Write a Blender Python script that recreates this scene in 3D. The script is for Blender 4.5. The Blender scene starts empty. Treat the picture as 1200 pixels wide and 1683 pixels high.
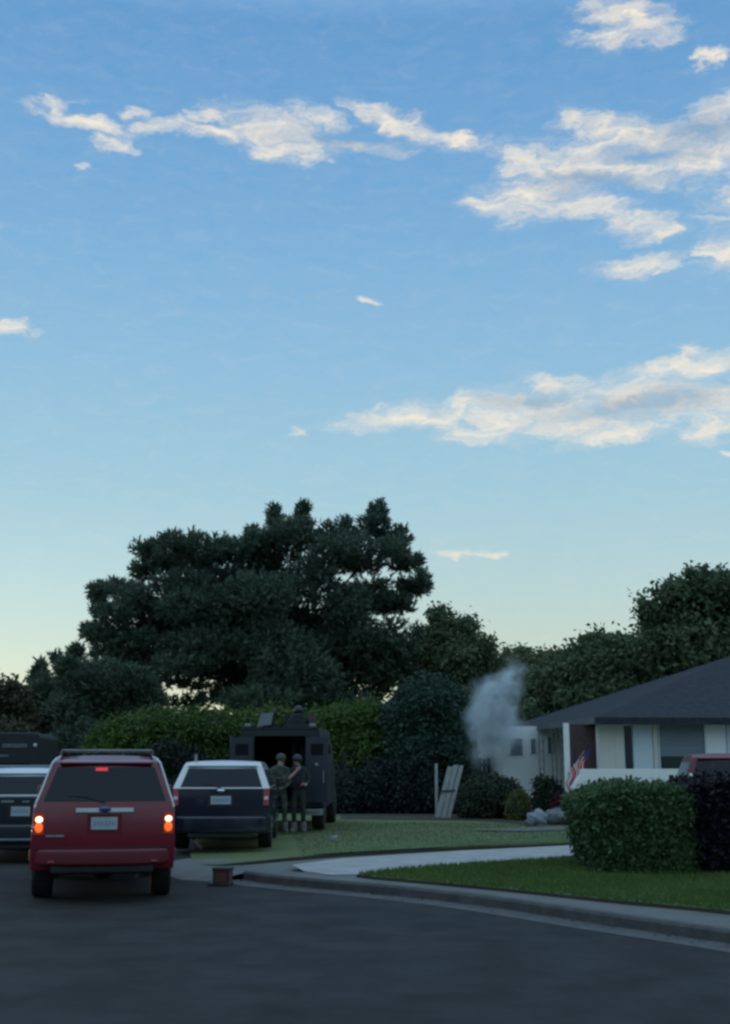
import bpy, bmesh, math, random
import numpy as np
from mathutils import Vector, Matrix, geometry
random.seed(7)
R = math.radians
sc = bpy.context.scene
col = sc.collection

# ------------------------------------------------------------------ camera
F = 2000.0; HOR = 1257.0; CAMH = 1.67
PITCH = math.atan((HOR - 841.5) / F)
cam_d = bpy.data.cameras.new('camera'); cam = bpy.data.objects.new('camera', cam_d); col.objects.link(cam)
cam.location = (0, 0, CAMH); cam.rotation_euler = (math.pi / 2 + PITCH, 0, 0)
cam_d.sensor_fit = 'VERTICAL'; cam_d.sensor_height = 24.0; cam_d.lens = 24.0 * F / 1683.0
cam_d.clip_end = 8000; cam_d.clip_start = 0.05
sc.camera = cam
sc.render.resolution_x = 730; sc.render.resolution_y = 1024
sc.view_settings.view_transform = 'Standard'; sc.view_settings.look = 'None'
sc.view_settings.exposure = 0.0; sc.view_settings.gamma = 1.0
sc.cycles.use_denoising = True
sc.cycles.filter_width = 2.7
sc.cycles.max_bounces = 6
sc.cycles.volume_bounces = 1

def ray(px, py):
    v = 841.5 - py
    return Vector((px - 600.0, F * math.cos(PITCH) - v * math.sin(PITCH), F * math.sin(PITCH) + v * math.cos(PITCH)))
def at(px, py, Y):
    d = ray(px, py); t = Y / d.y
    return Vector((d.x * t, Y, CAMH + d.z * t))
def gnd(px, py, z=0.0):
    d = ray(px, py); t = (z - CAMH) / d.z
    return Vector((d.x * t, d.y * t, z))
def ppm(Y): return F / (Y * math.cos(PITCH))

# ------------------------------------------------------------------ world
SUN_AZ, SUN_EL = R(-62), R(3.0)          # azimuth from +Y, negative = to the left
w = bpy.data.worlds.new('World'); sc.world = w; w.use_nodes = True
nt = w.node_tree; N = nt.nodes; Lk = nt.links
for n in list(N): N.remove(n)
def node(tp, **kw):
    n = N.new(tp)
    for k, v in kw.items():
        setattr(n, k, v)
    return n
def math_n(op, a, b=None, c=None, clamp=False):
    n = N.new('ShaderNodeMath'); n.operation = op; n.use_clamp = clamp
    for i, q in enumerate((a, b, c)):
        if q is None: continue
        if isinstance(q, (int, float)): n.inputs[i].default_value = q
        else: Lk.new(q, n.inputs[i])
    return n.outputs[0]
sky = node('ShaderNodeTexSky', sky_type='NISHITA', sun_disc=False)
sky.sun_elevation = R(6.0); sky.sun_rotation = SUN_AZ
sky.altitude = 200; sky.air_density = 1.0; sky.dust_density = 0.6; sky.ozone_density = 1.5
tc = node('ShaderNodeTexCoord')
sep = node('ShaderNodeSeparateXYZ'); Lk.new(tc.outputs['Generated'], sep.inputs[0])
az = math_n('ARCTAN2', sep.outputs[0], sep.outputs[1])
el = math_n('ARCSINE', sep.outputs[2])
# the dusk air: elevation gradient of the sky, warmed towards the set sun
ramp = node('ShaderNodeValToRGB')
RAMP = [(0.0, (.68, .66, .44)), (.055, (.68, .71, .52)), (.10, (.61, .72, .62)), (.16, (.51, .70, .71)),
        (.26, (.385, .635, .765)), (.38, (.285, .545, .775)), (.52, (.195, .445, .745)), (.69, (.125, .350, .675)), (.80, (.38, .64, .94)), (1.0, (.56, .83, 1.10))]  # top entries, above the view, brightened as added fill for the ground
cr = ramp.color_ramp
while len(cr.elements) < len(RAMP): cr.elements.new(0.5)
for e_, (p_, c_) in zip(cr.elements, RAMP): e_.position = p_; e_.color = (*c_, 1)
Lk.new(math_n('DIVIDE', el, 0.85, clamp=True), ramp.inputs[0])
skymul = node('ShaderNodeMix', data_type='RGBA', blend_type='MULTIPLY'); skymul.inputs[0].default_value = 1
Lk.new(sky.outputs[0], skymul.inputs[6]); skymul.inputs[7].default_value = (.10, .10, .10, 1)
# away from the set sun the low sky is grey blue; its upper part is brightened as added fill
back = node('ShaderNodeValToRGB'); BR = [(0.0, (.06, .09, .12)), (.12, (.10, .15, .20)), (.24, (.36, .52, .64)), (.45, (.52, .80, 1.0)), (1.0, (.56, .83, 1.10))]
bc = back.color_ramp
while len(bc.elements) < len(BR): bc.elements.new(0.5)
for e_, (p_, c_) in zip(bc.elements, BR): e_.position = p_; e_.color = (*c_, 1)
Lk.new(math_n('DIVIDE', el, 0.85, clamp=True), back.inputs[0])
bf = node('ShaderNodeMapRange', interpolation_type='SMOOTHSTEP'); Lk.new(math_n('ABSOLUTE', math_n('ADD', az, .35)), bf.inputs[0])
bf.inputs[1].default_value = .85; bf.inputs[2].default_value = 1.7
rmix = node('ShaderNodeMix', data_type='RGBA'); Lk.new(bf.outputs[0], rmix.inputs[0]); gl = math_n('MULTIPLY', math_n('MULTIPLY', math_n('SUBTRACT', .06, az), 3.0, clamp=True), math_n('SUBTRACT', 1.0, math_n('MULTIPLY', el, 4.5, clamp=True)))
glc = node('ShaderNodeVectorMath', operation='SCALE'); Lk.new(ramp.outputs[0], glc.inputs[0]); Lk.new(math_n('MULTIPLY_ADD', gl, .26, 1.0), glc.inputs['Scale'])
Lk.new(glc.outputs[0], rmix.inputs[6]); Lk.new(back.outputs[0], rmix.inputs[7])
skymix = node('ShaderNodeMix', data_type='RGBA'); skymix.inputs[0].default_value = 0.90
Lk.new(skymul.outputs[2], skymix.inputs[6]); Lk.new(rmix.outputs[2], skymix.inputs[7])
# clouds: soft ellipses in (azimuth, elevation), frayed by noise
comb = node('ShaderNodeCombineXYZ'); Lk.new(az, comb.inputs[0]); Lk.new(el, comb.inputs[1])
def noise3(scale, detail, rough, src, sc3=(1, 1, 1), loc=(0, 0, 0)):
    m = node('ShaderNodeMapping'); m.inputs['Scale'].default_value = sc3; m.inputs['Location'].default_value = loc
    Lk.new(src, m.inputs[0])
    n = node('ShaderNodeTexNoise'); n.inputs['Scale'].default_value = scale; n.inputs['Detail'].default_value = detail
    n.inputs['Roughness'].default_value = rough; Lk.new(m.outputs[0], n.inputs['Vector'])
    return n
wn = noise3(26, 5, .6, comb.outputs[0], (1, 1.9, 1))
ws = node('ShaderNodeVectorMath', operation='SUBTRACT'); Lk.new(wn.outputs['Color'], ws.inputs[0]); ws.inputs[1].default_value = (.5, .5, .5)
wm = node('ShaderNodeVectorMath', operation='MULTIPLY'); Lk.new(ws.outputs[0], wm.inputs[0]); wm.inputs[1].default_value = (.085, .026, 0)
wa = node('ShaderNodeVectorMath', operation='ADD'); Lk.new(comb.outputs[0], wa.inputs[0]); Lk.new(wm.outputs[0], wa.inputs[1])
CL = [(95,175,28,10,-10),(140,203,75,10,3),(215,185,20,9,0),(265,205,45,11,-15),(335,186,35,8,-12),(185,235,28,11,0),(135,278,12,6,0),
 (345,220,48,13,10),(450,215,90,27,8),(520,193,36,15,10),(470,244,62,18,0),(585,240,62,9,5),(510,262,20,10,0),
 (620,190,45,13,15),(668,213,62,16,15),(742,229,50,10,8),
 (815,335,52,13,5),(880,320,82,32,-5),(868,273,46,24,20),(960,268,90,34,5),(1000,215,72,24,15),(950,200,25,15,0),(1090,235,92,28,8),
 (1165,250,70,42,0),(1180,190,52,30,-20),(1050,290,60,19,0),(960,340,82,14,8),(1058,370,60,20,10),(1090,385,36,11,-10),(1045,437,66,14,0),(1187,418,36,25,0),
 (1025,25,54,20,10),(1008,62,46,17,0),(1062,45,52,20,10),(1165,97,15,12,-30),
 (640,688,64,17,-5),(790,716,60,15,0),(765,670,45,22,-20),(715,694,60,15,5),(740,680,50,16,-10),(850,675,96,32,0),(930,668,90,26,0),(915,630,52,15,5),(960,695,112,28,0),(1010,712,80,12,0),
 (1040,650,96,32,-12),(1100,668,70,24,0),(1080,612,76,13,-15),(1170,598,62,14,-10),(1125,588,40,12,-20),(1172,702,40,22,0),(1170,655,60,30,0),
 (10,535,27,14,0),(615,493,16,6,0),(503,711,14,5,0),(750,908,34,6,0),(802,912,18,6,0),(1197,748,12,7,0),(1290,300,90,70,0),(1300,640,90,50,0),
 (-200,330,120,40,8),(-330,620,130,36,0),(1500,150,140,60,-10),(1600,500,160,50,5)]
def ellipse(cx, cy, rx, ry, rot, src, k=1.0):
    d = ray(cx, cy).normalized(); e_ = math.asin(d.z); a_ = math.atan2(d.x, d.y)
    m = node('ShaderNodeMapping', vector_type='TEXTURE')
    m.inputs['Location'].default_value = (a_, e_, 0); m.inputs['Rotation'].default_value = (0, 0, -R(rot))
    sx = k * rx / F / math.cos(e_) * math.cos(R(11)) ; sy = k * ry / F
    m.inputs['Scale'].default_value = (sx * 1.75, sy * 1.75, 1)
    Lk.new(src, m.inputs[0])
    g = node('ShaderNodeTexGradient', gradient_type='SPHERICAL'); Lk.new(m.outputs[0], g.inputs[0])
    return g.outputs['Fac']
acc = None
for c_ in CL:
    o_ = ellipse(*c_, wa.outputs[0])
    acc = o_ if acc is None else math_n('SMOOTH_MAX', acc, o_, .12)
fn = noise3(38, 6, .66, wa.outputs[0], (1, 3.0, 1), (3, 1, 0))
fsum = math_n('ADD', acc, math_n('MULTIPLY', math_n('MULTIPLY', math_n('SUBTRACT', fn.outputs['Fac'], .5), 1.55), math_n('MULTIPLY', acc, 3.0, clamp=True)))
cm = node('ShaderNodeMapRange', interpolation_type='SMOOTHSTEP'); Lk.new(fsum, cm.inputs[0])
cm.inputs[1].default_value = -.06; cm.inputs[2].default_value = .95; cm.inputs[3].default_value = 0; cm.inputs[4].default_value = .97
# shaded parts of the clouds, painted grey as soft ellipses
SH = [(1060,665,110,16,-5),(880,655,60,12,0),(980,300,70,12,5),(1150,215,60,14,0),(560,232,60,9,5),(1080,255,60,10,5)]
sacc = None
for c_ in SH:
    o_ = ellipse(*c_, wa.outputs[0], 1.25)
    sacc = o_ if sacc is None else math_n('MAXIMUM', sacc, o_)
sn = noise3(45, 4, .6, wa.outputs[0], (1, 2.4, 1), (7, 4, 0))
shade = math_n('ADD', math_n('MULTIPLY', sacc, 1.1), math_n('MULTIPLY', math_n('SUBTRACT', sn.outputs['Fac'], .5), 1.3))
shc = math_n('MULTIPLY', shade, 1.0, clamp=True)
ccol = node('ShaderNodeMix', data_type='RGBA'); Lk.new(shc, ccol.inputs[0])
ccol.inputs[6].default_value = (.92, .84, .71, 1); ccol.inputs[7].default_value = (.40, .46, .53, 1)
fin = node('ShaderNodeMix', data_type='RGBA'); st = noise3(24, 6, .7, wa.outputs[0], (1, 3.6, 1), (11, 2, 0))
stf = node('ShaderNodeMapRange'); Lk.new(st.outputs['Fac'], stf.inputs[0]); stf.inputs[1].default_value = .36; stf.inputs[2].default_value = .62; stf.inputs[3].default_value = .48; stf.inputs[4].default_value = 1.0
Lk.new(math_n('MULTIPLY', math_n('POWER', cm.outputs[0], 1.15), stf.outputs[0]), fin.inputs[0])
Lk.new(skymix.outputs[2], fin.inputs[6]); Lk.new(ccol.outputs[2], fin.inputs[7])
bg = node('ShaderNodeBackground'); bg.inputs[1].default_value = 1.0; Lk.new(fin.outputs[2], bg.inputs[0])
out = node('ShaderNodeOutputWorld'); Lk.new(bg.outputs[0], out.inputs[0])
w.cycles.sampling_method = 'MANUAL'; w.cycles.sample_map_resolution = 512

# ------------------------------------------------------------------ sun (almost set, low on the left)
sd = bpy.data.lights.new('sun', 'SUN'); sd.energy = 0.35; sd.angle = R(3.0); sd.color = (1, .80, .58)
so = bpy.data.objects.new('sun', sd); col.objects.link(so)
sv = Vector((math.sin(SUN_AZ) * math.cos(SUN_EL), math.cos(SUN_AZ) * math.cos(SUN_EL), math.sin(SUN_EL)))
so.rotation_euler = sv.to_track_quat('Z', 'Y').to_euler()

# ------------------------------------------------------------------ materials
MATS = {}
def mat(name, c, rough=.6, c2=None, nscale=8, detail=5, bump=0, bscale=40, metal=0, coat=0, emit=None, estr=0, spec=.5, attr=None, stretch=None):
    if name in MATS: return MATS[name]
    m = bpy.data.materials.new(name); m.use_nodes = True; t = m.node_tree; p = t.nodes['Principled BSDF']
    p.inputs['Base Color'].default_value = (*c, 1); p.inputs['Roughness'].default_value = rough
    p.inputs['Metallic'].default_value = metal; p.inputs['Coat Weight'].default_value = coat
    p.inputs['Coat Roughness'].default_value = .06; p.inputs['Specular IOR Level'].default_value = spec
    o = t.nodes.new('ShaderNodeTexCoord')
    src = o.outputs['Object']
    if stretch:
        mp = t.nodes.new('ShaderNodeMapping'); mp.inputs['Scale'].default_value = stretch
        t.links.new(src, mp.inputs[0]); src = mp.outputs[0]
    if c2 is not None:
        n = t.nodes.new('ShaderNodeTexNoise'); n.inputs['Scale'].default_value = nscale; n.inputs['Detail'].default_value = detail
        n.inputs['Roughness'].default_value = .62
        t.links.new(src, n.inputs['Vector'])
        r = t.nodes.new('ShaderNodeMapRange'); r.inputs[1].default_value = .34; r.inputs[2].default_value = .66
        t.links.new(n.outputs['Fac'], r.inputs[0])
        x = t.nodes.new('ShaderNodeMix'); x.data_type = 'RGBA'
        fac = r.outputs[0]
        if attr:
            a = t.nodes.new('ShaderNodeAttribute'); a.attribute_name = attr
            ad = t.nodes.new('ShaderNodeMath'); ad.operation = 'MULTIPLY_ADD'; ad.inputs[1].default_value = .5; ad.use_clamp = True
            h = t.nodes.new('ShaderNodeMath'); h.operation = 'MULTIPLY'; h.inputs[1].default_value = .55
            t.links.new(a.outputs['Fac'], h.inputs[0])
            t.links.new(fac, ad.inputs[0]); t.links.new(h.outputs[0], ad.inputs[2]); fac = ad.outputs[0]
        t.links.new(fac, x.inputs[0]); x.inputs[6].default_value = (*c, 1); x.inputs[7].default_value = (*c2, 1)
        t.links.new(x.outputs[2], p.inputs['Base Color'])
    if bump:
        n2 = t.nodes.new('ShaderNodeTexNoise'); n2.inputs['Scale'].default_value = bscale; n2.inputs['Detail'].default_value = 6
        t.links.new(src, n2.inputs['Vector'])
        b = t.nodes.new('ShaderNodeBump'); b.inputs['Strength'].default_value = bump; b.inputs['Distance'].default_value = .02
        t.links.new(n2.outputs['Fac'], b.inputs['Height']); t.links.new(b.outputs[0], p.inputs['Normal'])
    if emit: p.inputs['Emission Color'].default_value = (*emit, 1); p.inputs['Emission Strength'].default_value = estr
    MATS[name] = m; return m

def leafmat(name, c, c2, scale=1.2, trans=.25):
    m = mat(name, c, .55, c2, nscale=scale, detail=3, attr='v', spec=.25)
    t = m.node_tree; p = t.nodes['Principled BSDF']; outn = t.nodes['Material Output']
    tr = t.nodes.new('ShaderNodeBsdfTranslucent'); ms = t.nodes.new('ShaderNodeMixShader'); ms.inputs[0].default_value = trans
    l = p.inputs['Base Color'].links[0].from_socket
    t.links.new(l, tr.inputs[0]); t.links.new(p.outputs[0], ms.inputs[1]); t.links.new(tr.outputs[0], ms.inputs[2])
    t.links.new(ms.outputs[0], outn.inputs[0]); return m

M_asph = mat('asphalt', (.011, .014, .017), .85, (.033, .036, .040), spec=.30, nscale=1.3, detail=15, bump=.9, bscale=110)
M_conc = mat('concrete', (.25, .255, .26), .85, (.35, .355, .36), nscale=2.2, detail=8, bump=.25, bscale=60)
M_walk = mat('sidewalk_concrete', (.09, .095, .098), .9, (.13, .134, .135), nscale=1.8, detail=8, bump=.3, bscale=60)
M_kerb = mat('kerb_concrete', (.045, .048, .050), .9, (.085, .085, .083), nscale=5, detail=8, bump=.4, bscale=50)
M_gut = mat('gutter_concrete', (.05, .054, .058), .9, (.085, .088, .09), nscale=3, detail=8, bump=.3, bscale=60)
M_grass = mat('lawn_green', (.045, .085, .020), .9, (.08, .13, .035), nscale=.9, detail=8, bump=.8, bscale=45)
M_grass2 = mat('lawn_worn', (.072, .108, .036), .9, (.115, .145, .058), nscale=.8, detail=8, bump=.8, bscale=45, stretch=(.35, 1.4, 1))
M_soil = mat('bare_soil', (.03, .032, .02), .95, (.05, .045, .03), nscale=1.5, bump=.6, bscale=20)
M_ground = mat('ground_green', (.03, .05, .018), .95, (.06, .065, .035), nscale=.3, detail=8, bump=.5, bscale=8)
M_bark = mat('bark', (.022, .020, .018), .9, (.045, .038, .032), nscale=5, bump=.7, bscale=18)
M_red = mat('red_paint', (.155, .005, .019), .36, (.13, .004, .016), nscale=2, coat=.8, spec=.3)
M_reddull = mat('dull_red_paint', (.11, .005, .014), .5, (.09, .004, .012), nscale=3, coat=.2)
M_redbump = mat('red_bumper_paint', (.115, .004, .014), .5, (.095, .004, .012), nscale=3, coat=.4)
M_black = mat('black_paint', (.004, .008, .020), .30, (.006, .011, .025), nscale=2, coat=1.0)
M_white = mat('white_paint', (.62, .64, .66), .30, (.56, .58, .60), nscale=2, coat=.8)
M_glass = mat('tinted_glass', (.003, .006, .012), .06, spec=.32)
M_rub = mat('rubber', (.012, .012, .013), .85, (.02, .02, .02), nscale=20)
M_rim = mat('wheel_metal', (.30, .31, .32), .35, metal=.9)
M_plast = mat('black_plastic', (.014, .014, .016), .6, (.02, .02, .022), nscale=10)
M_chrome = mat('chrome', (.72, .74, .76), .16, metal=1)
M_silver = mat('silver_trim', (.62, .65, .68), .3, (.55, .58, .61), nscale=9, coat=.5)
M_plate = mat('plate_blue_white', (.30, .37, .42), .5, (.36, .42, .46), nscale=14)
M_platetx = mat('plate_ink', (.20, .26, .34), .6)
M_lens = mat('red_lens', (.20, .012, .010), .15, coat=1, emit=(1, .10, .03), estr=.12)
M_lensoff = mat('red_lens_unlit', (.36, .07, .09), .15, coat=1)
M_clear = mat('clear_lens', (.65, .66, .68), .15, coat=1)
M_hot = mat('lit_bulb', (1, .7, .4), .3, emit=(1, .74, .46), estr=2.0)
M_amber = mat('lit_lower_lens', (.6, .08, .02), .2, emit=(1, .16, .03), estr=.9)
M_brake = mat('lit_brake_strip', (.5, .02, .03), .3, emit=(1, .05, .08), estr=.45)
M_arm = mat('armour_paint', (.008, .014, .020), .65, (.012, .019, .026), nscale=3, bump=.1, bscale=30)
M_armd = mat('armour_interior', (.006, .008, .011), .8)
M_armp = mat('armour_pale', (.16, .18, .19), .6, (.22, .24, .25), nscale=6)
M_side = mat('white_siding', (.73, .76, .75), .7, (.79, .81, .80), nscale=1.5, detail=6)
M_sideb = mat('blue_white_panel', (.52, .61, .67), .7, (.58, .66, .70), nscale=1.5)
M_cream = mat('cream_board', (.62, .61, .55), .7, (.55, .55, .50), nscale=2, detail=6, stretch=(4, 1, .6))
M_shing = mat('roof_shingle', (.024, .028, .038), .95, (.042, .047, .058), nscale=7, detail=7, bump=.6, bscale=26, spec=.2)
M_fascia = mat('roof_fascia', (.10, .105, .11), .8, (.14, .14, .145), nscale=4)
M_soff = mat('soffit', (.66, .66, .62), .8, (.74, .73, .69), nscale=3)
M_brick = mat('dark_red_brick', (.070, .046, .050), .85, (.10, .062, .066), nscale=9, bump=.4, bscale=30)
M_win = mat('window_glass', (.02, .035, .045), .08, spec=.6)
M_blind = mat('blind_slats', (.13, .17, .20), .7, (.19, .23, .26), nscale=5, stretch=(.3, .3, 6))
M_iron = mat('wrought_iron', (.10, .12, .11), .5, (.14, .16, .15), nscale=10)
M_dkwood = mat('dark_fence_wood', (.018, .030, .034), .85, (.030, .044, .048), nscale=6, stretch=(5, 5, .5))
M_gywood = mat('weathered_white_wood', (.27, .28, .28), .85, (.38, .39, .39), nscale=7, stretch=(6, 6, .7), bump=.3, bscale=30)
M_rock = mat('pale_stone', (.10, .11, .12), .9, (.18, .19, .20), nscale=6, bump=.7, bscale=18)
M_sack = mat('white_sack_cloth', (.17, .19, .24), .8, (.28, .31, .37), nscale=9, bump=.5, bscale=20)
M_skin = mat('skin', (.42, .27, .20), .55, (.46, .30, .23), nscale=20)
M_camo = mat('camouflage_cloth', (.018, .026, .022), .85, (.075, .084, .070), nscale=9, detail=2)
M_dkcl = mat('dark_uniform_cloth', (.012, .015, .022), .85, (.02, .026, .032), nscale=12)
M_grcl = mat('dark_green_trousers', (.012, .020, .016), .85, (.02, .03, .024), nscale=12)
M_boot = mat('tan_boot_leather', (.11, .11, .10), .8, (.18, .17, .16), nscale=15)
M_helm = mat('helmet_shell', (.03, .038, .032), .7, (.05, .058, .05), nscale=14)
M_blkhelm = mat('black_helmet_shell', (.010, .012, .018), .5, (.016, .018, .026), nscale=14)
M_cr = mat('crate_red_plastic', (.15, .035, .030), .6, (.10, .03, .028), nscale=9)
M_crd = mat('crate_dark_plastic', (.018, .022, .024), .6, (.03, .035, .035), nscale=9)
M_fr = mat('flag_red', (.50, .02, .035), .8); M_fw = mat('flag_white', (.60, .58, .57), .8); M_fb = mat('flag_blue', (.03, .05, .20), .8)
M_pot = mat('dark_red_pot', (.10, .018, .028), .6, (.13, .025, .035), nscale=8)
L_pine = leafmat('pine_needles', (0.056, 0.094, 0.069), (0.125, 0.175, 0.119), .7, .2)
L_pine2 = leafmat('juniper_needles', (0.056, 0.094, 0.069), (0.119, 0.163, 0.106), .9, .2)
L_oak = leafmat('dark_leaves', (0.056, 0.088, 0.050), (0.138, 0.181, 0.094), .7, .3)
L_olive = leafmat('olive_leaves', (0.069, 0.100, 0.044), (0.163, 0.194, 0.088), .8, .3)
L_brown = leafmat('brownish_leaves', (0.056, 0.060, 0.037), (0.106, 0.100, 0.062), .9, .25)
L_hedge = leafmat('bright_hedge_leaves', (.034, .072, .016), (.105, .165, .036), 1.1, .35)
L_round = leafmat('bluish_green_leaves', (.020, .050, .034), (.042, .088, .055), 1.2, .2)
L_fore = leafmat('privet_leaves', (0.020, 0.050, 0.018), (0.088, 0.150, 0.056), 3.2, .25)
L_purp = leafmat('blackish_purple_leaves', (.005, .004, .010), (.012, .010, .020), 2.5, .1)
L_dkbush = leafmat('dark_bush_leaves', (0.018, 0.033, 0.020), (0.044, 0.062, 0.035), 2.2, .15)
L_gold = leafmat('yellow_green_leaves', (.05, .07, .025), (.13, .14, .055), 3.0, .2)
L_blade = leafmat('grass_blades', (.055, .10, .022), (.11, .17, .045), .8, .3)
L_blade2 = leafmat('worn_grass_blades', (.085, .12, .050), (.15, .18, .095), .8, .3)

# ------------------------------------------------------------------ helpers
def tag(o, label=None, cat=None, group=None, kind=None):
    if label: o['label'] = label
    if cat: o['category'] = cat
    if group: o['group'] = group
    if kind: o['kind'] = kind
    return o
def empty(name, loc=(0, 0, 0), rz=0):
    o = bpy.data.objects.new(name, None); col.objects.link(o); o.location = loc; o.rotation_euler = (0, 0, rz)
    o.empty_display_size = .2; return o
def link(name, me, m, parent=None, smooth=False):
    o = bpy.data.objects.new(name, me); col.objects.link(o)
    for q in (m if isinstance(m, (list, tuple)) else [m]): me.materials.append(q)
    if parent is not None: o.parent = parent
    if smooth:
        for p in me.polygons: p.use_smooth = True
    return o
class MB:
    def __init__(s): s.bm = bmesh.new()
    def box(s, x0, x1, y0, y1, z0, z1, mi=0):
        vs = [s.bm.verts.new((x, y, z)) for x in (x0, x1) for y in (y0, y1) for z in (z0, z1)]
        for f in ((0, 1, 3, 2), (4, 6, 7, 5), (0, 4, 5, 1), (2, 3, 7, 6), (0, 2, 6, 4), (1, 5, 7, 3)):
            q = s.bm.faces.new([vs[i] for i in f]); q.material_index = mi
        return vs
    def poly(s, pts, mi=0):
        f = s.bm.faces.new([s.bm.verts.new(p) for p in pts]); f.material_index = mi; return f
    def prism(s, pts, off, mi=0):
        off = Vector(off); a = [s.bm.verts.new(p) for p in pts]; b = [s.bm.verts.new(Vector(p) + off) for p in pts]
        n = len(a); s.bm.faces.new(a).material_index = mi; s.bm.faces.new(b[::-1]).material_index = mi
        for i in range(n):
            s.bm.faces.new((a[i], a[(i + 1) % n], b[(i + 1) % n], b[i])).material_index = mi
    def tube(s, pts, rad, seg=8, mi=0):
        pts = [Vector(p) for p in pts]
        if isinstance(rad, (int, float)): rad = [rad] * len(pts)
        rings = []
        for i, p in enumerate(pts):
            d = (pts[min(i + 1, len(pts) - 1)] - pts[max(i - 1, 0)]).normalized()
            u = d.orthogonal().normalized() if i == 0 else (u - d * u.dot(d)).normalized()
            v = d.cross(u)
            rings.append([s.bm.verts.new(p + (u * math.cos(k * 2 * math.pi / seg) + v * math.sin(k * 2 * math.pi / seg)) * rad[i]) for k in range(seg)])
        for a, b in zip(rings, rings[1:]):
            for k in range(seg): s.bm.faces.new((a[k], a[(k + 1) % seg], b[(k + 1) % seg], b[k])).material_index = mi
        s.bm.faces.new(rings[0][::-1]).material_index = mi; s.bm.faces.new(rings[-1]).material_index = mi
    def ell(s, c, r, seg=16, ring=10, mi=0):
        m = Matrix.Translation(c) @ Matrix.Diagonal((*r, 1))
        g = bmesh.ops.create_uvsphere(s.bm, u_segments=seg, v_segments=ring, radius=1, matrix=m)
        for v in g['verts']:
            for f in v.link_faces: f.material_index = mi; f.smooth = True
    def build(s, name, m, parent=None, bev=0, seg=2, smooth=False):
        bmesh.ops.recalc_face_normals(s.bm, faces=s.bm.faces[:])
        me = bpy.data.meshes.new(name); s.bm.to_mesh(me); s.bm.free()
        o = link(name, me, m, parent, smooth)
        if bev:
            b = o.modifiers.new('bevel', 'BEVEL'); b.width = bev; b.segments = seg; b.limit_method = 'ANGLE'; b.angle_limit = R(32)
            for p in me.polygons: p.use_smooth = True
            wn_ = o.modifiers.new('wn', 'WEIGHTED_NORMAL'); wn_.keep_sharp = False
        return o

def sheet(name, pts, m, kind='structure', skirt=0.0, parent=None):
    """flat polygon (world pts with z), tessellated; optional skirt going down"""
    pts = [Vector(p) for p in pts]
    tris = geometry.tessellate_polygon([[Vector((p.x, p.y, 0)) for p in pts]])
    verts = [tuple(p) for p in pts]; faces = []
    for t in tris:
        a, b, c = (pts[i] for i in t)
        n = (b - a).cross(c - a)
        faces.append(tuple(t) if n.z > 0 else tuple(reversed(t)))
    if skirt:
        n = len(pts); verts += [(p.x, p.y, p.z - skirt) for p in pts]
        for i in range(n): faces.append((i, (i + 1) % n, n + (i + 1) % n, n + i))
    me = bpy.data.meshes.new(name); me.from_pydata(verts, [], faces); me.update()
    o = link(name, me, [m, M_soil] if skirt else m, parent)
    if skirt:
        for p_ in me.polygons[len(tris):]: p_.material_index = 1
    if kind: o['kind'] = kind
    return o

def smooth_line(pts, sub=6):
    """Catmull-Rom through 3D points"""
    P = [Vector(p) for p in pts]; P = [P[0] * 2 - P[1]] + P + [P[-1] * 2 - P[-2]]; o = []
    for i in range(1, len(P) - 2):
        for k in range(sub):
            t = k / sub
            o.append(.5 * ((2 * P[i]) + (P[i + 1] - P[i - 1]) * t + (2 * P[i - 1] - 5 * P[i] + 4 * P[i + 1] - P[i + 2]) * t * t + (3 * P[i] - P[i - 1] - 3 * P[i + 1] + P[i + 2]) * t ** 3))
    o.append(P[-2]); return o
def offset(line, d):
    o = []
    for i, p in enumerate(line):
        t = (line[min(i + 1, len(line) - 1)] - line[max(i - 1, 0)]); t.z = 0; t.normalize()
        o.append(p + Vector((-t.y, t.x, 0)) * d)
    return o

# ------------------------------------------------------------------ ground, road, kerb, pavement, lawns
sheet('ground', [(-3000, -3000, -.03), (3000, -3000, -.03), (3000, 3000, -.03), (-3000, 3000, -.03)], M_ground)
kp = [(1330, 1574), (1200, 1552), (1000, 1522), (800, 1491), (650, 1473), (520, 1461), (440, 1453), (398, 1446)]
K = smooth_line([gnd(x, y, 0) for x, y in kp], 5)              # foot of the kerb, right to left
K0 = K[0] + (K[0] - K[1]).normalized() * 14
K = [K0] + K
road = sheet('road', [(-60, -12, 0), (30, -12, 0), (26, 3, 0), (14, 14, 0), (6, 19, 0), (-1, 27, 0), (-4, 33, 0), (-10, 52, 0), (-40, 60, 0), (-60, 40, 0)], M_asph)
# kerb: right-to-left walk, pavement lies on the far side
far = offset(K, -.15)
if far[5].y < K[5].y: far = offset(K, .15); sg = 1
else: sg = -1
def strip(name, a, b, za, zb, m, thick=0):
    verts = []; faces = []
    for p, q in zip(a, b): verts += [(p.x, p.y, za), (q.x, q.y, zb)]
    n = len(a)
    for i in range(n - 1): faces.append((2 * i, 2 * i + 1, 2 * i + 3, 2 * i + 2))
    if thick:
        base = len(verts)
        for p, q in zip(a, b): verts += [(p.x, p.y, za - thick), (q.x, q.y, zb - thick)]
        for i in range(n - 1):
            faces.append((2 * i, 2 * i + 2, base + 2 * i + 2, base + 2 * i)); faces.append((2 * i + 1, 2 * i + 3, base + 2 * i + 3, base + 2 * i + 1))
        faces.append((0, 1, base + 1, base)); faces.append((2 * n - 2, 2 * n - 1, base + 2 * n - 1, base + 2 * n - 2))
    me = bpy.data.meshes.new(name); me.from_pydata(verts, [], faces); me.update()
    bm = bmesh.new(); bm.from_mesh(me); bmesh.ops.recalc_face_normals(bm, faces=bm.faces[:])
    bm.to_mesh(me); bm.free()
    o = link(name, me, m); o['kind'] = 'structure'; return o
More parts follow.
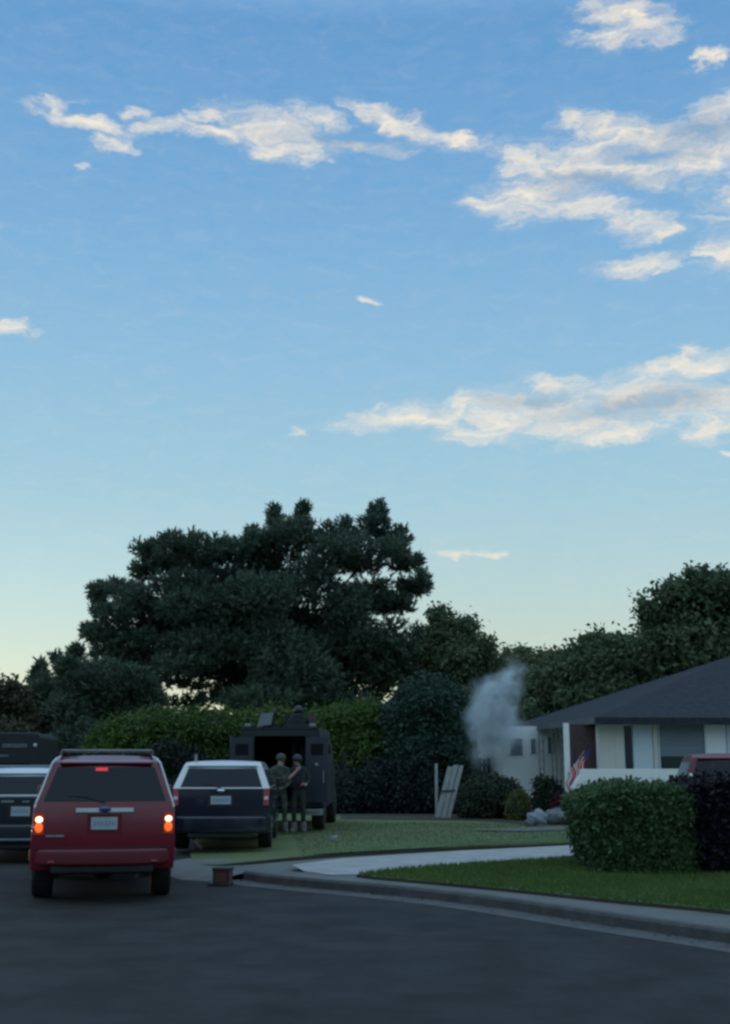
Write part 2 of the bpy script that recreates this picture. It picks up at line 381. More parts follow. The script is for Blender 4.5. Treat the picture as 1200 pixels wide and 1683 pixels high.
kerb = strip('kerb', K, far, .125, .13, M_kerb, .13)
kerb.modifiers.new('b', 'BEVEL').width = .025
strip('gutter', offset(K, -sg * .42), K, .004, .008, M_gut)
inner = offset(K, sg * .152)
drive_up = [gnd(x, y, .09) for x, y in ((1400, 1362), (1200, 1371), (940, 1385), (760, 1393), (560, 1404), (400, 1414))]
walk = [Vector((p.x, p.y, .12)) for p in inner] + [gnd(345, 1449, .006), gnd(300, 1446, .006), gnd(278, 1440, .006), gnd(278, 1416, .006), gnd(318, 1409, .006)] + drive_up[::-1] + [Vector((18, 22, .1)), Vector((26, 12, .1))]
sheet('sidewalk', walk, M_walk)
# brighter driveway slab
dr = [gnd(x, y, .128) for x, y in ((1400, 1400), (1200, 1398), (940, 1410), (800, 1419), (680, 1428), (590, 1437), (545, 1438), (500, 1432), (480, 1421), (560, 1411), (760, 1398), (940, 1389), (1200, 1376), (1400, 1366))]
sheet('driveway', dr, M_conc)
# island lawn
low = smooth_line([gnd(x, y, .16) for x, y in ((1420, 1528), (1200, 1497), (1000, 1478), (850, 1462), (700, 1448), (620, 1441), (586, 1437))], 4)
upp = smooth_line([gnd(x, y, .16) for x, y in ((640, 1430), (720, 1423), (800, 1418), (940, 1409), (1100, 1402), (1420, 1392))], 4)
isl = low + upp
lawn1 = sheet('lawn', isl, M_grass, skirt=.06)
# house lawn
l2 = smooth_line([gnd(x, y, .15) for x, y in ((318, 1407), (350, 1413), (400, 1413), (480, 1409), (560, 1403), (760, 1392), (940, 1385), (1200, 1370), (1420, 1358))], 4)
l2[0].z = .03
for k_, p_ in enumerate(l2[:12]): p_.z = .03 + .12 * k_ / 12
b2 = [Vector((26, 36, .15)), Vector((26, 60, .15)), Vector((-30, 66, .15)), Vector((-7, 36, .15)), Vector((-4.2, 30, .12)), gnd(335, 1394, .08), gnd(312, 1402, .03)]
lawn2 = sheet('lawn', l2 + b2, M_grass2, skirt=.14)
# greener border strip at the front of the house lawn
g2 = [gnd(x, y, .157) for x, y in ((500, 1406), (560, 1401), (760, 1390), (940, 1383), (1200, 1368), (1200, 1362), (940, 1374), (820, 1379), (620, 1385), (520, 1396))]
sheet('lawn_border', g2, M_grass)
# planting bed under the hedges
sheet('planting_bed', [gnd(x, y, .162) for x, y in ((560, 1345), (690, 1347), (780, 1348), (850, 1353), (880, 1357), (900, 1340), (800, 1328), (560, 1328))], M_soil)
sheet('front_path', [gnd(x, y, .162) for x, y in ((860, 1366), (1000, 1361), (1000, 1356), (900, 1358), (760, 1364))], M_walk)

def blades(name, polyg, n, zb, hmin, hmax, m, seed, label):
    rng = np.random.default_rng(seed)
    P = np.array([(p.x, p.y) for p in polyg]); mn = P.min(0); mx = P.max(0)
    pts = []
    while sum(len(a) for a in pts) < n:
        q = rng.uniform(mn, mx, (n * 2, 2)); inside = np.zeros(len(q), bool); j = len(P) - 1
        for i in range(len(P)):
            c = ((P[i, 1] > q[:, 1]) != (P[j, 1] > q[:, 1])) & (q[:, 0] < (P[j, 0] - P[i, 0]) * (q[:, 1] - P[i, 1]) / (P[j, 1] - P[i, 1] + 1e-12) + P[i, 0])
            inside ^= c; j = i
        q = q[inside]; q = q[q[:, 0] / q[:, 1] < .42]
        pts.append(q)
    q = np.concatenate(pts)[:n]; h = rng.uniform(hmin, hmax, n); a = rng.uniform(0, 2 * np.pi, n); wd = rng.uniform(.006, .012, n)
    dx = np.cos(a) * wd; dy = np.sin(a) * wd; ln = rng.normal(0, .35, (n, 2)) * h[:, None]
    v = np.zeros((n, 3, 3)); v[:, 0] = np.c_[q[:, 0] - dx, q[:, 1] - dy, np.full(n, zb)]; v[:, 1] = np.c_[q[:, 0] + dx, q[:, 1] + dy, np.full(n, zb)]
    v[:, 2] = np.c_[q + ln, zb + h]
    o = mesh_np(name, v.reshape(-1, 3), 3, m, rng); tag(o, label, 'grass', kind='stuff'); return o

def mesh_np(name, verts, k, m, rng, parent=None, val=None):
    nf = len(verts) // k; me = bpy.data.meshes.new(name)
    me.vertices.add(len(verts)); me.vertices.foreach_set('co', verts.astype(np.float32).ravel())
    me.loops.add(nf * k); me.loops.foreach_set('vertex_index', np.arange(nf * k, dtype=np.int32))
    me.polygons.add(nf); me.polygons.foreach_set('loop_start', np.arange(0, nf * k, k, dtype=np.int32))
    me.update(calc_edges=True)
    at_ = me.attributes.new('v', 'FLOAT', 'FACE'); at_.data.foreach_set('value', (rng.uniform(0, 1, nf) if val is None else val).astype(np.float32))
    return link(name, me, m, parent)
blades('grass', isl, 60000, .158, .03, .07, L_blade, 3, 'short mown green grass on the island lawn by the pavement')
blades('grass', l2[13:] + [gnd(1200, 1355, .15), gnd(560, 1352, .15), gnd(480, 1372, .15)], 16000, .150, .015, .04, L_blade2, 4, 'longer paler grass on the lawn in front of the house')

# ------------------------------------------------------------------ foliage
def unit(rng, n):
    v = rng.normal(size=(n, 3)); return v / np.linalg.norm(v, axis=1)[:, None]
def lump(p, f, ph):
    return (np.sin(p[:, 0] * f + ph) + np.sin(p[:, 1] * f * 1.13 + ph * 2.1 + p[:, 2]) + np.sin(p[:, 2] * f * .93 + ph * 3.7 + p[:, 0] * .7)) / 3
def sample_blobs(rng, blobs, n, shell, lumpf=2.0, lumpa=.12):
    C = np.array([b[0] for b in blobs], float); Rr = np.array([b[1] for b in blobs], float)
    wt = np.array([b[2] if len(b) > 2 else 1. for b in blobs]) * (Rr[:, 0] * Rr[:, 1] * Rr[:, 2]) ** (2 / 3); wt /= wt.sum()
    i = rng.choice(len(blobs), n, p=wt); u = unit(rng, n)
    r = 1 - shell * rng.uniform(0, 1, n) ** 1.6
    p = C[i] + u * Rr[i] * r[:, None]
    p = p + u * Rr[i] * (lump(p, lumpf, 1.3) * lumpa)[:, None]
    return p, u
def leaves(name, blobs, n, size, m, parent, seed=1, shell=.75, aspect=.55, lumpf=2.0, lumpa=.14, zmin=.16, holes=.0):
    rng = np.random.default_rng(seed)
    p, u = sample_blobs(rng, blobs, int(n * (1 + holes)), shell, lumpf, lumpa)
    keep = p[:, 2] > zmin
    if holes: keep &= (lump(p, lumpf * 1.9, 5.1) + rng.normal(0, .22, len(p))) > (-.62 + holes * .5)
    p = p[keep]; u = u[keep]; k = len(p)
    # small clumps: jitter leaves around shared centres
    cid = rng.integers(0, max(1, k // 9), k); cen = p[cid]; mixf = rng.uniform(0, 1, k) < .55
    p = np.where(mixf[:, None], cen + rng.normal(0, size * 1.6, (k, 3)), p); p[:, 2] = np.maximum(p[:, 2], zmin)
    t = unit(rng, k); nn = u + unit(rng, k) * .9; b = np.cross(nn, t); b /= np.linalg.norm(b, axis=1)[:, None] + 1e-9
    t = np.cross(b, nn); t /= np.linalg.norm(t, axis=1)[:, None] + 1e-9
    s = size * rng.uniform(.6, 1.35, k)[:, None]
    v = np.stack([p - t * s, p + b * s * aspect, p + t * s, p - b * s * aspect], 1).reshape(-1, 3)
    val = np.clip(rng.uniform(0, 1, len(cid))[cid] * .6 + rng.uniform(0, .4, k), 0, 1)
    return mesh_np(name, v, 4, m, rng, parent, val)
def needles(name, blobs, n, length, m, parent, seed=1, per=9, shell=.8, up=.7, width=.05, holes=0):
    rng = np.random.default_rng(seed)
    p, u = sample_blobs(rng, blobs, n, shell, 1.6, .16); k = len(p)
    if holes:
        kk = (lump(p, 2.6, 2.2) + rng.normal(0, .2, k)) > (-.60 + holes); p = p[kk]; u = u[kk]; k = len(p)
    ax = u + np.array([0, 0, up]) + unit(rng, k) * .35; ax /= np.linalg.norm(ax, axis=1)[:, None]
    L = length * rng.uniform(.6, 1.3, k)
    P = np.repeat(p, per, 0); A = np.repeat(ax, per, 0); LL = np.repeat(L, per)
    ofs = rng.uniform(-.5, .6, len(P))[:, None] * LL[:, None] * 1.1 * A
    d = A * .8 + unit(rng, len(P)) * .75; d /= np.linalg.norm(d, axis=1)[:, None]
    sd_ = np.cross(d, unit(rng, len(P))); sd_ /= np.linalg.norm(sd_, axis=1)[:, None] + 1e-9
    b0 = P + ofs; wv = width * rng.uniform(.6, 1.3, len(P))[:, None]
    v = np.stack([b0 - sd_ * wv, b0 + sd_ * wv, b0 + d * LL[:, None] * .8], 1).reshape(-1, 3)
    val = np.repeat(rng.uniform(0, 1, k), per) * .7 + rng.uniform(0, .3, len(P))
    return mesh_np(name, v, 3, m, rng, parent, val)
def pb(px, py, rx, ry, Y, dep=None, wt=1.0):
    c = at(px, py, Y); s = ppm(Y); rx_ = rx / s; return (tuple(c), (rx_, dep if dep else max(rx_, ry / s) * .9, ry / s), wt)
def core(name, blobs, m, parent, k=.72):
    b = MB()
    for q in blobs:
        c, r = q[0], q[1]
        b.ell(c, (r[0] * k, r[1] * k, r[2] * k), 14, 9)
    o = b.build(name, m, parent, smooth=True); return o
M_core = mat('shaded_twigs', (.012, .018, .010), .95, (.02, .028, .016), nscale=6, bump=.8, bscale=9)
def local(root, blobs):
    l = root.location; return [((c[0] - l.x, c[1] - l.y, c[2] - l.z), r, w_) for c, r, w_ in blobs]
def trunkmesh(parent, base, targets, r0, fork=.35, seed=0, name='trunk', m=None):
    rd = random.Random(seed); b = MB(); base = Vector(base)
    tops = sorted(targets, key=lambda t: -t[2]); top = Vector(tops[0])
    fk = base + (top - base) * fork
    b.tube([base - Vector((0, 0, .1)), base + (fk - base) * .5 + Vector((rd.uniform(-.1, .1), 0, 0)), fk, top], [r0 * 1.25, r0, r0 * .85, r0 * .18], 9)
    for t in targets[0:]:
        t = Vector(t)
        if (t - top).length < .1: continue
        f = rd.uniform(.6, 1.0); s = base + (fk - base) * f
        if t.z > fk.z: s = fk + (top - fk) * rd.uniform(0, .4)
        mid = s + (t - s) * .5 + Vector((rd.uniform(-.2, .2), rd.uniform(-.2, .2), rd.uniform(0, .35)))
        b.tube([s, mid, t], [r0 * .26, r0 * .17, r0 * .05], 6)
    return b.build(name, m or M_bark, parent, smooth=True)
def tree(name, base_px, Y, blobs, label, cat, lm, n, size, seed=1, r0=.18, needle=False, group=None, zb=.0, limb=True, **kw):
    bp = at(base_px, 1257, Y); root = empty(name, (bp.x, Y, zb)); tag(root, label, cat, group)
    lb = local(root, blobs)
    if needle: needles('crown', lb, n, size, lm, root, seed, **kw)
    else: leaves('crown', lb, n, size, lm, root, seed, **kw)
    rd = random.Random(seed); tg = [b[0] for b in lb]; rd.shuffle(tg)
    trunkmesh(root, (0, 0, 0), tg[:14], r0, seed=seed)
    return root

# big spreading pine
YP = 60
PB = [(612,868,34,24),(622,846,17,14),(652,886,28,18),(668,926,34,16),(688,962,20,18),(672,968,30,14),(640,905,30,20),
 (480,882,48,30),(454,858,15,20),(493,850,14,20),(547,882,32,26),(412,884,14,14),(405,905,28,20),(560,905,60,30),(436,900,40,28),
 (245,905,28,16),(288,896,38,18),(340,905,48,24),(385,908,32,20),(236,938,24,18),(280,925,50,22),
 (160,978,15,16),(163,1000,13,18),(182,968,10,8),(206,975,24,16),(225,985,34,22),(188,1012,36,18),(148,1038,18,18),(175,1045,40,22),
 (300,965,62,30),(375,955,58,40),(440,955,60,48),(520,948,50,46),(590,925,48,22),(605,985,62,20),(650,995,40,14),(575,1000,50,40),
 (255,1020,60,30),(330,1015,70,38),(420,1040,80,50),(500,1030,70,60),(230,1060,60,24),(200,1080,50,22),(310,1065,60,26),(330,1000,80,36),(420,980,70,40),(480,1075,90,44),(380,1060,70,34),(300,1095,60,22),(400,1110,60,26),(240,1100,44,18),(600,1060,60,36),(350,1040,80,36),
 (560,1060,60,45),(640,1065,50,22),(655,1100,70,35),(580,1115,90,45),(490,1110,80,55),(410,1115,50,34),(440,1150,90,26),(250,1085,40,14),(350,1100,50,16),
 (640,1030,36,14,.5),(690,1050,30,24),(345,1145,40,8,.5),(290,1120,26,7,.5),(620,960,40,10,.5),(250,1122,44,9,.7),(320,1125,34,8,.7),(210,1112,30,12),(235,1150,40,12,.8),(370,1135,30,12,.8),(300,1155,60,7,.6),(400,1150,40,24),(700,1110,50,40),(520,1160,110,24)]
rdp = random.Random(5)
pbl = []
for q in PB:
    x, y, rx, ry = q[:4]; wt = q[4] if len(q) > 4 else 1.0
    edge = abs(x - 430) / 280; Yq = YP + rdp.uniform(-3.5, 3.5) * (1 - .6 * edge)
    pbl.append(pb(x, y, rx * .92, ry * .92, Yq, min(3.0, rx / ppm(YP) * 1.1 + .4), wt))
for q in PB[:40]:
    if q[1] - q[3] > 1000: continue
    for k_ in range(2): pbl.append(pb(q[0] + rdp.uniform(-.8, .8) * q[2], q[1] - q[3] * rdp.uniform(.5, .8), rdp.uniform(5, 9), rdp.uniform(8, 12), YP + rdp.uniform(-1.5, 1.5), .35, 1.5))
for q in ((390,1000,50,40),(440,1060,60,50),(350,1060,50,36),(470,1120,60,40)): pbl.append(pb(*q, YP - 3.2, 1.2))
tree('pine_tree', 455, YP, pbl, 'huge dark spreading pine with irregular pads, tallest tree, behind the hedge', 'tree', L_pine, 31000, .30, 11, r0=.30, needle=True, per=11, holes=.0, width=.045)

# trees left
def manyb(lst, Y, dep=None, jy=1.0, seed=0):
    rd = random.Random(seed); return [pb(*q[:4], Y + rd.uniform(-jy, jy), dep, q[4] if len(q) > 4 else 1.) for q in lst]
tree('juniper_tree', 165, 52, manyb([(110,1100,18,20),(92,1082,8,10),(125,1075,12,14),(128,1130,36,40),(175,1130,44,38),(215,1125,36,26),(240,1150,30,22),(200,1180,56,50),(110,1180,40,50),(150,1230,80,40),(160,1110,24,22),(250,1200,40,40)], 52, seed=1),
     'dark bushy conifer at the left, lower than the pine and left of the hedge', 'tree', L_pine2, 13000, .26, 21, r0=.2, needle=True, per=9, width=.04, up=.9)
tree('conifer_tree', 66, 56, manyb([(66,1104,9,16),(60,1120,14,14),(72,1140,22,28),(50,1160,26,30),(70,1190,40,40)], 56, seed=2),
     'small pointed conifer with a lone tip, between the bushy conifer and the brownish tree', 'tree', L_pine2, 1600, .34, 22, r0=.12, needle=True, per=9, width=.05, up=1.1)
tree('leafy_tree', 12, 50, manyb([(20,1130,14,12),(-4,1128,14,14),(30,1150,24,24),(0,1160,36,34),(36,1190,36,36),(10,1220,50,40),(-60,1150,50,50),(60,1225,30,30)], 50, seed=3),
     'brownish green loose leafed tree at the far left edge, above the dark truck', 'tree', L_brown, 15000, .10, 23, r0=.14)
for i, (cx_, h_, lb_, lm_) in enumerate(((-150, 1080, 'tall dark tree beyond the left edge of the road', L_oak), (-330, 1110, 'olive rounded tree farther left along the road', L_olive), (-520, 1070, 'outermost dark tree on the left of the road', L_oak))):
    tree('leafy_tree', cx_, 50, manyb([(cx_, h_ + 30, 60, 40), (cx_ - 50, h_ + 70, 60, 46), (cx_ + 50, h_ + 80, 60, 50), (cx_, h_ + 120, 100, 50)], 50, seed=70 + i), lb_, 'tree', lm_, 9000, .13, 80 + i, r0=.2, lumpa=.3)
# right of the pine
tree('leafy_tree', 750, 58, manyb([(720,1012,22,18),(738,1040,36,30),(772,1030,20,18),(790,1062,28,22),(760,1080,44,36),(708,1070,22,26),(805,1090,24,26),(740,1120,60,36),(800,1130,36,36),(775,1155,50,40),(820,1165,36,34)], 58, seed=4),
     'loose dark deciduous tree touching the right side of the big pine', 'tree', L_oak, 19000, .12, 24, r0=.18, holes=.25, lumpf=2.6, lumpa=.3)
far_l = [(848,1086,24,16,'low feathery tree directly behind the smoke plume'), (885,1098,30,26,'pale olive low tree just right of the smoke plume'), (918,1096,26,24,'low tree between the olive tree and the taller trees behind the roof')]
for i, (x, y, rx, ry, lb_) in enumerate(far_l):
    tree('leafy_tree', x, 66 - 2 * i, manyb([(x, y, rx * .8, ry * .8), (x - rx * .6, y + 14, rx * .7, ry), (x + rx * .6, y + 12, rx * .7, ry), (x, y + 50, rx * 1.5, 44), (x + 4, y - ry * .8, 6, 10), (x - 14, y - ry * .55, 6, 9), (x + 16, y - ry * .6, 6, 10)], 66 - 2 * i, seed=5 + i),
         lb_, 'tree', L_olive if i != 2 else L_oak, 9000, .13, 30 + i, r0=.12, lumpf=3, lumpa=.25, group='low trees between the pine and the house')
tree('leafy_tree', 990, 52, manyb([(978,1062,34,20),(950,1080,26,20),(1010,1064,36,20),(1040,1068,36,26),(985,1100,60,44),(930,1120,44,36),(1050,1110,50,40),(1000,1150,90,40),(890,1140,30,30),(880,1165,30,24)], 52, seed=9),
     'middle height rounded tree behind the left end of the dark roof', 'tree', L_oak, 22000, .12, 40, r0=.18, lumpf=2.4, lumpa=.25)
tree('oak_tree', 1150, 48, manyb([(1110,975,40,26),(1065,1000,22,26),(1155,955,36,26),(1200,960,44,30),(1100,1030,56,40),(1160,1010,60,50),(1230,1010,60,60),(1085,1060,40,30),(1150,1080,90,50),(1260,960,50,50),(1240,1090,90,50),(1180,1130,90,40)], 48, seed=10),
     'tall dark broadleaf tree at the right edge, rising above the house roof', 'tree', L_oak, 36000, .12, 41, r0=.3, holes=.15, lumpf=2.2, lumpa=.3)

# hedges and shrubs
def shrub(name, base_px, Y, blobs, label, cat, lm, n, size, seed, corek=.78, zb=.15, group=None, stem=True, **kw):
    bp = at(base_px, 1257, Y); root = empty(name, (bp.x, Y, zb)); tag(root, label, cat, group); lb = local(root, blobs)
    leaves('foliage', lb, n, size, lm, root, seed, shell=kw.pop('shell', .3), zmin=0.01, **kw)
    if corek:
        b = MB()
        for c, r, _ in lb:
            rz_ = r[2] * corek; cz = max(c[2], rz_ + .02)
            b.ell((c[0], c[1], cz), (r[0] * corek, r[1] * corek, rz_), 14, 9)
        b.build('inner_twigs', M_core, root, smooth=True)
    if stem:
        b = MB(); zt = max(c[2] for c, r, _ in lb)
        for k in range(3):
            b.tube([((k - 1) * .12, 0, -.02), ((k - 1) * .2, .05, zt * .5), ((k - 1) * .35, .1, zt * .9)], [.05, .04, .02], 6)
        b.build('stem', M_bark, root)
    return root
shrub('hedge', 280, 44, manyb([(300,1200,80,38),(240,1205,60,38),(205,1222,50,40),(180,1240,40,40),(355,1200,70,36),(420,1205,60,38),(280,1260,110,60),(380,1260,90,60),(180,1280,60,60),(460,1210,50,44),(450,1270,60,70),(200,1330,60,60),(330,1330,140,50),(440,1335,80,40)], 44, 1.1, .3, seed=11),
      'long bright green hedge with a rounded sloping left end, behind the cars', 'hedge', L_hedge, 60000, .085, 50)
shrub('hedge', 605, 42, manyb([(560,1195,50,38),(610,1190,50,36),(645,1205,40,36),(520,1215,40,50),(590,1240,90,50),(650,1250,50,50),(600,1300,110,50),(500,1290,60,60),(690,1300,40,50)], 42, 1.1, .3, seed=12),
      'bright green hedge right of the armoured truck, against the rounded dark tree', 'hedge', L_hedge, 42000, .085, 51)
shrub('clipped_tree', 700, 41, manyb([(700,1160,60,46),(668,1180,42,44),(738,1180,38,50),(700,1210,72,50),(740,1235,40,44),(680,1240,50,36)], 41, 1.3, .2, seed=13),
      'round topped dark green clipped tree left of the smoke', 'tree', L_round, 40000, .075, 52)
tree('leafy_tree', 800, 50, manyb([(795,1190,60,40),(830,1175,40,40),(760,1200,50,50),(800,1235,80,40),(860,1190,40,34)], 50, seed=21),
     'dark low foliage directly behind the lower half of the smoke plume', 'tree', L_oak, 16000, .11, 62, r0=.12)
L_shade = leafmat('shade_dark_leaves', (.010, .018, .016), (.024, .038, .030), 1.6, .1)  # leaf colour darkened to stand in for shade under the hedges and tree
shrub('shade_bush', 640, 40, manyb([(570,1305,40,44),(620,1300,44,48),(665,1295,40,56),(700,1300,40,54),(742,1300,34,48),(545,1320,20,30)], 40, .7, .2, seed=18),
      'very dark leaf mass standing in for the shade below the clipped tree and the green hedge', 'bush', L_shade, 24000, .07, 56)
shrub('shade_bush', 285, 42.5, manyb([(270,1250,34,30),(300,1262,40,36),(335,1275,30,34),(245,1270,30,30),(300,1320,60,40)], 42.5, .5, .2, seed=19),  # shaded foot of the long hedge, shaped as a separate dark leaf mass
      'very dark leaf mass standing in for the shade between the red car and the police SUV, before the hedge', 'bush', L_shade, 12000, .07, 57)
shrub('rounded_bush', 800, 36.5, manyb([(802,1305,42,30),(780,1312,26,30),(835,1308,20,24),(794,1335,34,20),(772,1325,20,24)], 36.5, .9, .1, seed=14),
      'wide low dark bush between the leaning boards and the small golden bush', 'bush', L_dkbush, 15000, .05, 53)
shrub('rounded_bush', 850, 35, manyb([(852,1325,19,25),(850,1338,18,18)], 35, .35, .02, seed=15),
      'small round yellow green bush beside the white sack', 'bush', L_gold, 5500, .035, 54, stem=False)
shrub('rounded_bush', 900, 36, manyb([(900,1308,20,26),(888,1290,8,12),(910,1318,18,24),(894,1325,20,22)], 36, .5, .05, seed=16),
      'dark upright bush in front of the iron porch posts', 'bush', L_dkbush, 7000, .05, 55, stem=False)
# foreground hedges
yf = gnd(1030, 1437, .16).y
def hedge_box(name, x0, x1, y0, y1, z1, label, lm, n, size, seed, m_core=M_core, slope=None):
    cx = (x0 + x1) / 2; root = empty(name, (cx, y0, .16)); tag(root, label, 'hedge')
    rng = np.random.default_rng(seed); hx = (x1 - x0) / 2; dy = y1 - y0; H = z1 - .16
    A = [2 * hx * H, 2 * hx * dy, dy * H, dy * H]; side = rng.choice(4, n, p=np.array(A) / sum(A))
    a = rng.uniform(0, 1, n); c = rng.uniform(0, 1, n); d = rng.uniform(0, 1, n) ** 1.8 * .22
    p = np.zeros((n, 3)); u = np.zeros((n, 3))
    f = side == 0; p[f] = np.c_[(a[f] * 2 - 1) * hx, d[f], c[f] * H]; u[f] = (0, -1, .2)
    f = side == 1; p[f] = np.c_[(a[f] * 2 - 1) * hx, c[f] * dy, H - d[f]]; u[f] = (0, 0, 1)
    f = side == 2; p[f] = np.c_[-hx + d[f], a[f] * dy, c[f] * H]; u[f] = (-1, 0, .2)
    f = side == 3; p[f] = np.c_[hx - d[f], a[f] * dy, c[f] * H]; u[f] = (1, 0, .2)
    def shape(p):
        q = p.copy(); rr = .30
        # round every vertical and top edge
        c0 = np.array([0, dy / 2, H / 2]); hh = np.array([hx, dy / 2, H / 2])
        rel = q - c0; inn = np.clip(rel, -(hh - rr), hh - rr); inn[:, 2] = np.clip(rel[:, 2], -hh[2], hh[2] - rr)
        ex = rel - inn; l = np.linalg.norm(ex, axis=1); k = np.where(l > rr, rr / np.maximum(l, 1e-6), 1.)
        q = c0 + inn + ex * k[:, None]
        q[:, 2] *= 1 - .15 * np.clip((-.35 - q[:, 0] / hx) / .65, 0, 1) - .02 * np.sin(q[:, 0] * 3)
        # narrower at the foot on the left
        q[:, 0] += np.clip(1 - q[:, 2] / H, 0, 1) * .26 * np.clip(-q[:, 0] / hx, 0, 1)
        return q
    p = shape(p); p += (lump(p, 4.2, .7) * .05)[:, None] * u + (lump(p, 11, 2.7) * .03)[:, None] * u
    cid = rng.integers(0, n // 7, n); mixf = rng.uniform(0, 1, n) < .5
    p = np.where(mixf[:, None], p[cid] + rng.normal(0, size * 1.3, (n, 3)), p); p[:, 2] = np.maximum(p[:, 2], .02)
    t = unit(rng, n); nn = u + unit(rng, n) * 1.0; b = np.cross(nn, t); b /= np.linalg.norm(b, axis=1)[:, None]; t = np.cross(b, nn); t /= np.linalg.norm(t, axis=1)[:, None]
    s = size * rng.uniform(.55, 1.4, n)[:, None]
    v = np.stack([p - t * s, p + b * s * .5, p + t * s, p - b * s * .5], 1).reshape(-1, 3)
    mesh_np('foliage', v, 4, lm, rng, root, np.clip(rng.uniform(0, 1, n)[cid] * .6 + rng.uniform(0, .4, n), 0, 1))
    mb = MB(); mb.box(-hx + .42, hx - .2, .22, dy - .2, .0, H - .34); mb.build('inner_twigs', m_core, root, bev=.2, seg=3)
    mb = MB()
    for k in range(4): mb.tube([(-hx * .7 + k * hx * .45, .5, -.02), (-hx * .7 + k * hx * .45 + .05, .45, H * .8)], [.035, .015], 6)
    mb.build('stem', M_bark, root); return root
s_ = ppm(yf)
xl = at(958, 1400, yf).x; xr = at(1122, 1400, yf).x
hedge_box('hedge', xl, xr + .25, yf, yf + 2.2, at(1080, 1297, yf).z, 'squarish clipped green privet hedge on the island lawn in front of the house', L_fore, 60000, .040, 60)
hedge_box('hedge', at(1118, 1400, yf).x, at(1330, 1400, yf).x, yf - .02 + .1, yf + 2.0, at(1150, 1287, yf).z, 'almost black purple leaved hedge at the right edge, against the green hedge', L_purp, 52000, .045, 61, m_core=L_purp)

# ------------------------------------------------------------------ house
house = empty('ranch_house', (0, 0, .15)); tag(house, 'white single storey ranch house with dark hipped roof and covered porch', 'house')
hz = -.15                                                          # children are in world x,y; z shifted
def H(p): return Vector((p[0], p[1], p[2] + hz))
ang = R(6); U = Vector((math.cos(ang), math.sin(ang), 0)); V = Vector((-math.sin(ang), math.cos(ang), 0))
A0 = at(978, 1180, 33); EZ = A0.z; A0 = Vector((A0.x, A0.y, 0))
def hp(a, b_, z): p = A0 + U * a + V * b_; return H((p.x, p.y, z))
DEP = 13.0; LEN = 24; SL = .345; half = DEP / 2
rz_ = EZ + SL * half
b = MB()
a_ = [hp(0, 0, EZ), hp(LEN, 0, EZ), hp(LEN, DEP, EZ), hp(0, DEP, EZ)]; r1 = hp(half, half, rz_); r2 = hp(LEN - half, half, rz_)
for f in ((a_[0], a_[1], r2, r1), (a_[1], a_[2], r2), (a_[2], a_[3], r1, r2), (a_[3], a_[0], r1)): b.poly(f)
b.build('roof', M_shing, house)
rf = [o for o in col.objects if o.name.startswith('roof')][-1]
for p, q, nrm, fm in ((a_[0], a_[1], -V, M_shing), (a_[3], a_[0], -U, M_fascia)):
    b = MB(); b.prism([p + nrm * .03 + Vector((0, 0, .02)), q + nrm * .03 + Vector((0, 0, .02)), q + nrm * .03 - Vector((0, 0, .15)), p + nrm * .03 - Vector((0, 0, .15))], -nrm * .04); b.build('fascia', fm, rf)
b = MB(); b.poly([hp(.02, .02, EZ - .13), hp(LEN, .02, EZ - .13), hp(LEN, DEP, EZ - .13), hp(.02, DEP, EZ - .13)]); b.build('soffit', M_soff, rf)
def wallbox(mb, a0, a1, b0, b1, z0, z1, mi=0):
    mb.prism([hp(a0, b0, z0), hp(a1, b0, z0), hp(a1, b1, z0), hp(a0, b1, z0)], (0, 0, z1 - z0), mi)
ZT = EZ - .135
def a_of(px, b0):            # U coordinate of a pixel column on the line b=b0
    d = ray(px, 1220); d = Vector((d.x, d.y, 0)); o = A0 + V * b0
    # o + U a = d t
    det = U.x * (-d.y) - U.y * (-d.x); a = ((-o.x) * (-d.y) - (-o.y) * (-d.x)) / det; return a
# front wall plane b=.6
B0 = .6
aL = a_of(983, B0)
b = MB(); wallbox(b, aL, LEN - .5, B0, B0 + .2, 0, ZT)
wallbox(b, LEN - .7, LEN - .5, B0 + .2, DEP - .5, 0, ZT); wallbox(b, a_of(915, 8), LEN - .7, 8, 8.2, 0, ZT)
b.build('wall', M_side, house)
def panel(px0, px1, z0, z1, name, m, proud, b0=B0, parent=house, thick=.05):
    mb = MB(); wallbox(mb, a_of(px0, b0), a_of(px1, b0), b0 - proud, b0 - proud + thick, z0, z1)
    return mb.build(name, m, parent)
zf = lambda py, b0=B0: at(1050, py, (A0 + V * b0 + U * 1.3).y).z
panel(984, 1025, zf(1264), ZT - .02, 'wall_panel', M_cream, .04)
panel(1040, 1071, zf(1264), ZT - .02, 'wall_panel', M_sideb, .04)
panel(1073, 1080, zf(1264), ZT - .02, 'trim_board', M_cream, .06)
panel(1159, 1192, zf(1264), ZT - .02, 'wall_panel', M_side, .04)
panel(1194, 1203, zf(1264), ZT - .02, 'trim_board', M_sideb, .06)
dw = panel(1026.5, 1038.5, zf(1264), ZT - .05, 'narrow_window', M_win, .035)
pw = panel(1083, 1157, zf(1263), zf(1186), 'picture_window', M_win, .03)
panel(1084, 1156, zf(1243), zf(1187), 'blind', M_blind, .045, parent=pw, thick=.012)
panel(1081, 1083, zf(1264), zf(1185), 'frame', M_sideb, .07, parent=pw); panel(1157, 1159, zf(1264), zf(1185), 'frame', M_sideb, .07, parent=pw)
panel(1083, 1157, zf(1186), zf(1184), 'frame', M_sideb, .07, parent=pw)
panel(1210, 1290, zf(1263), zf(1186), 'picture_window', M_win, .03)
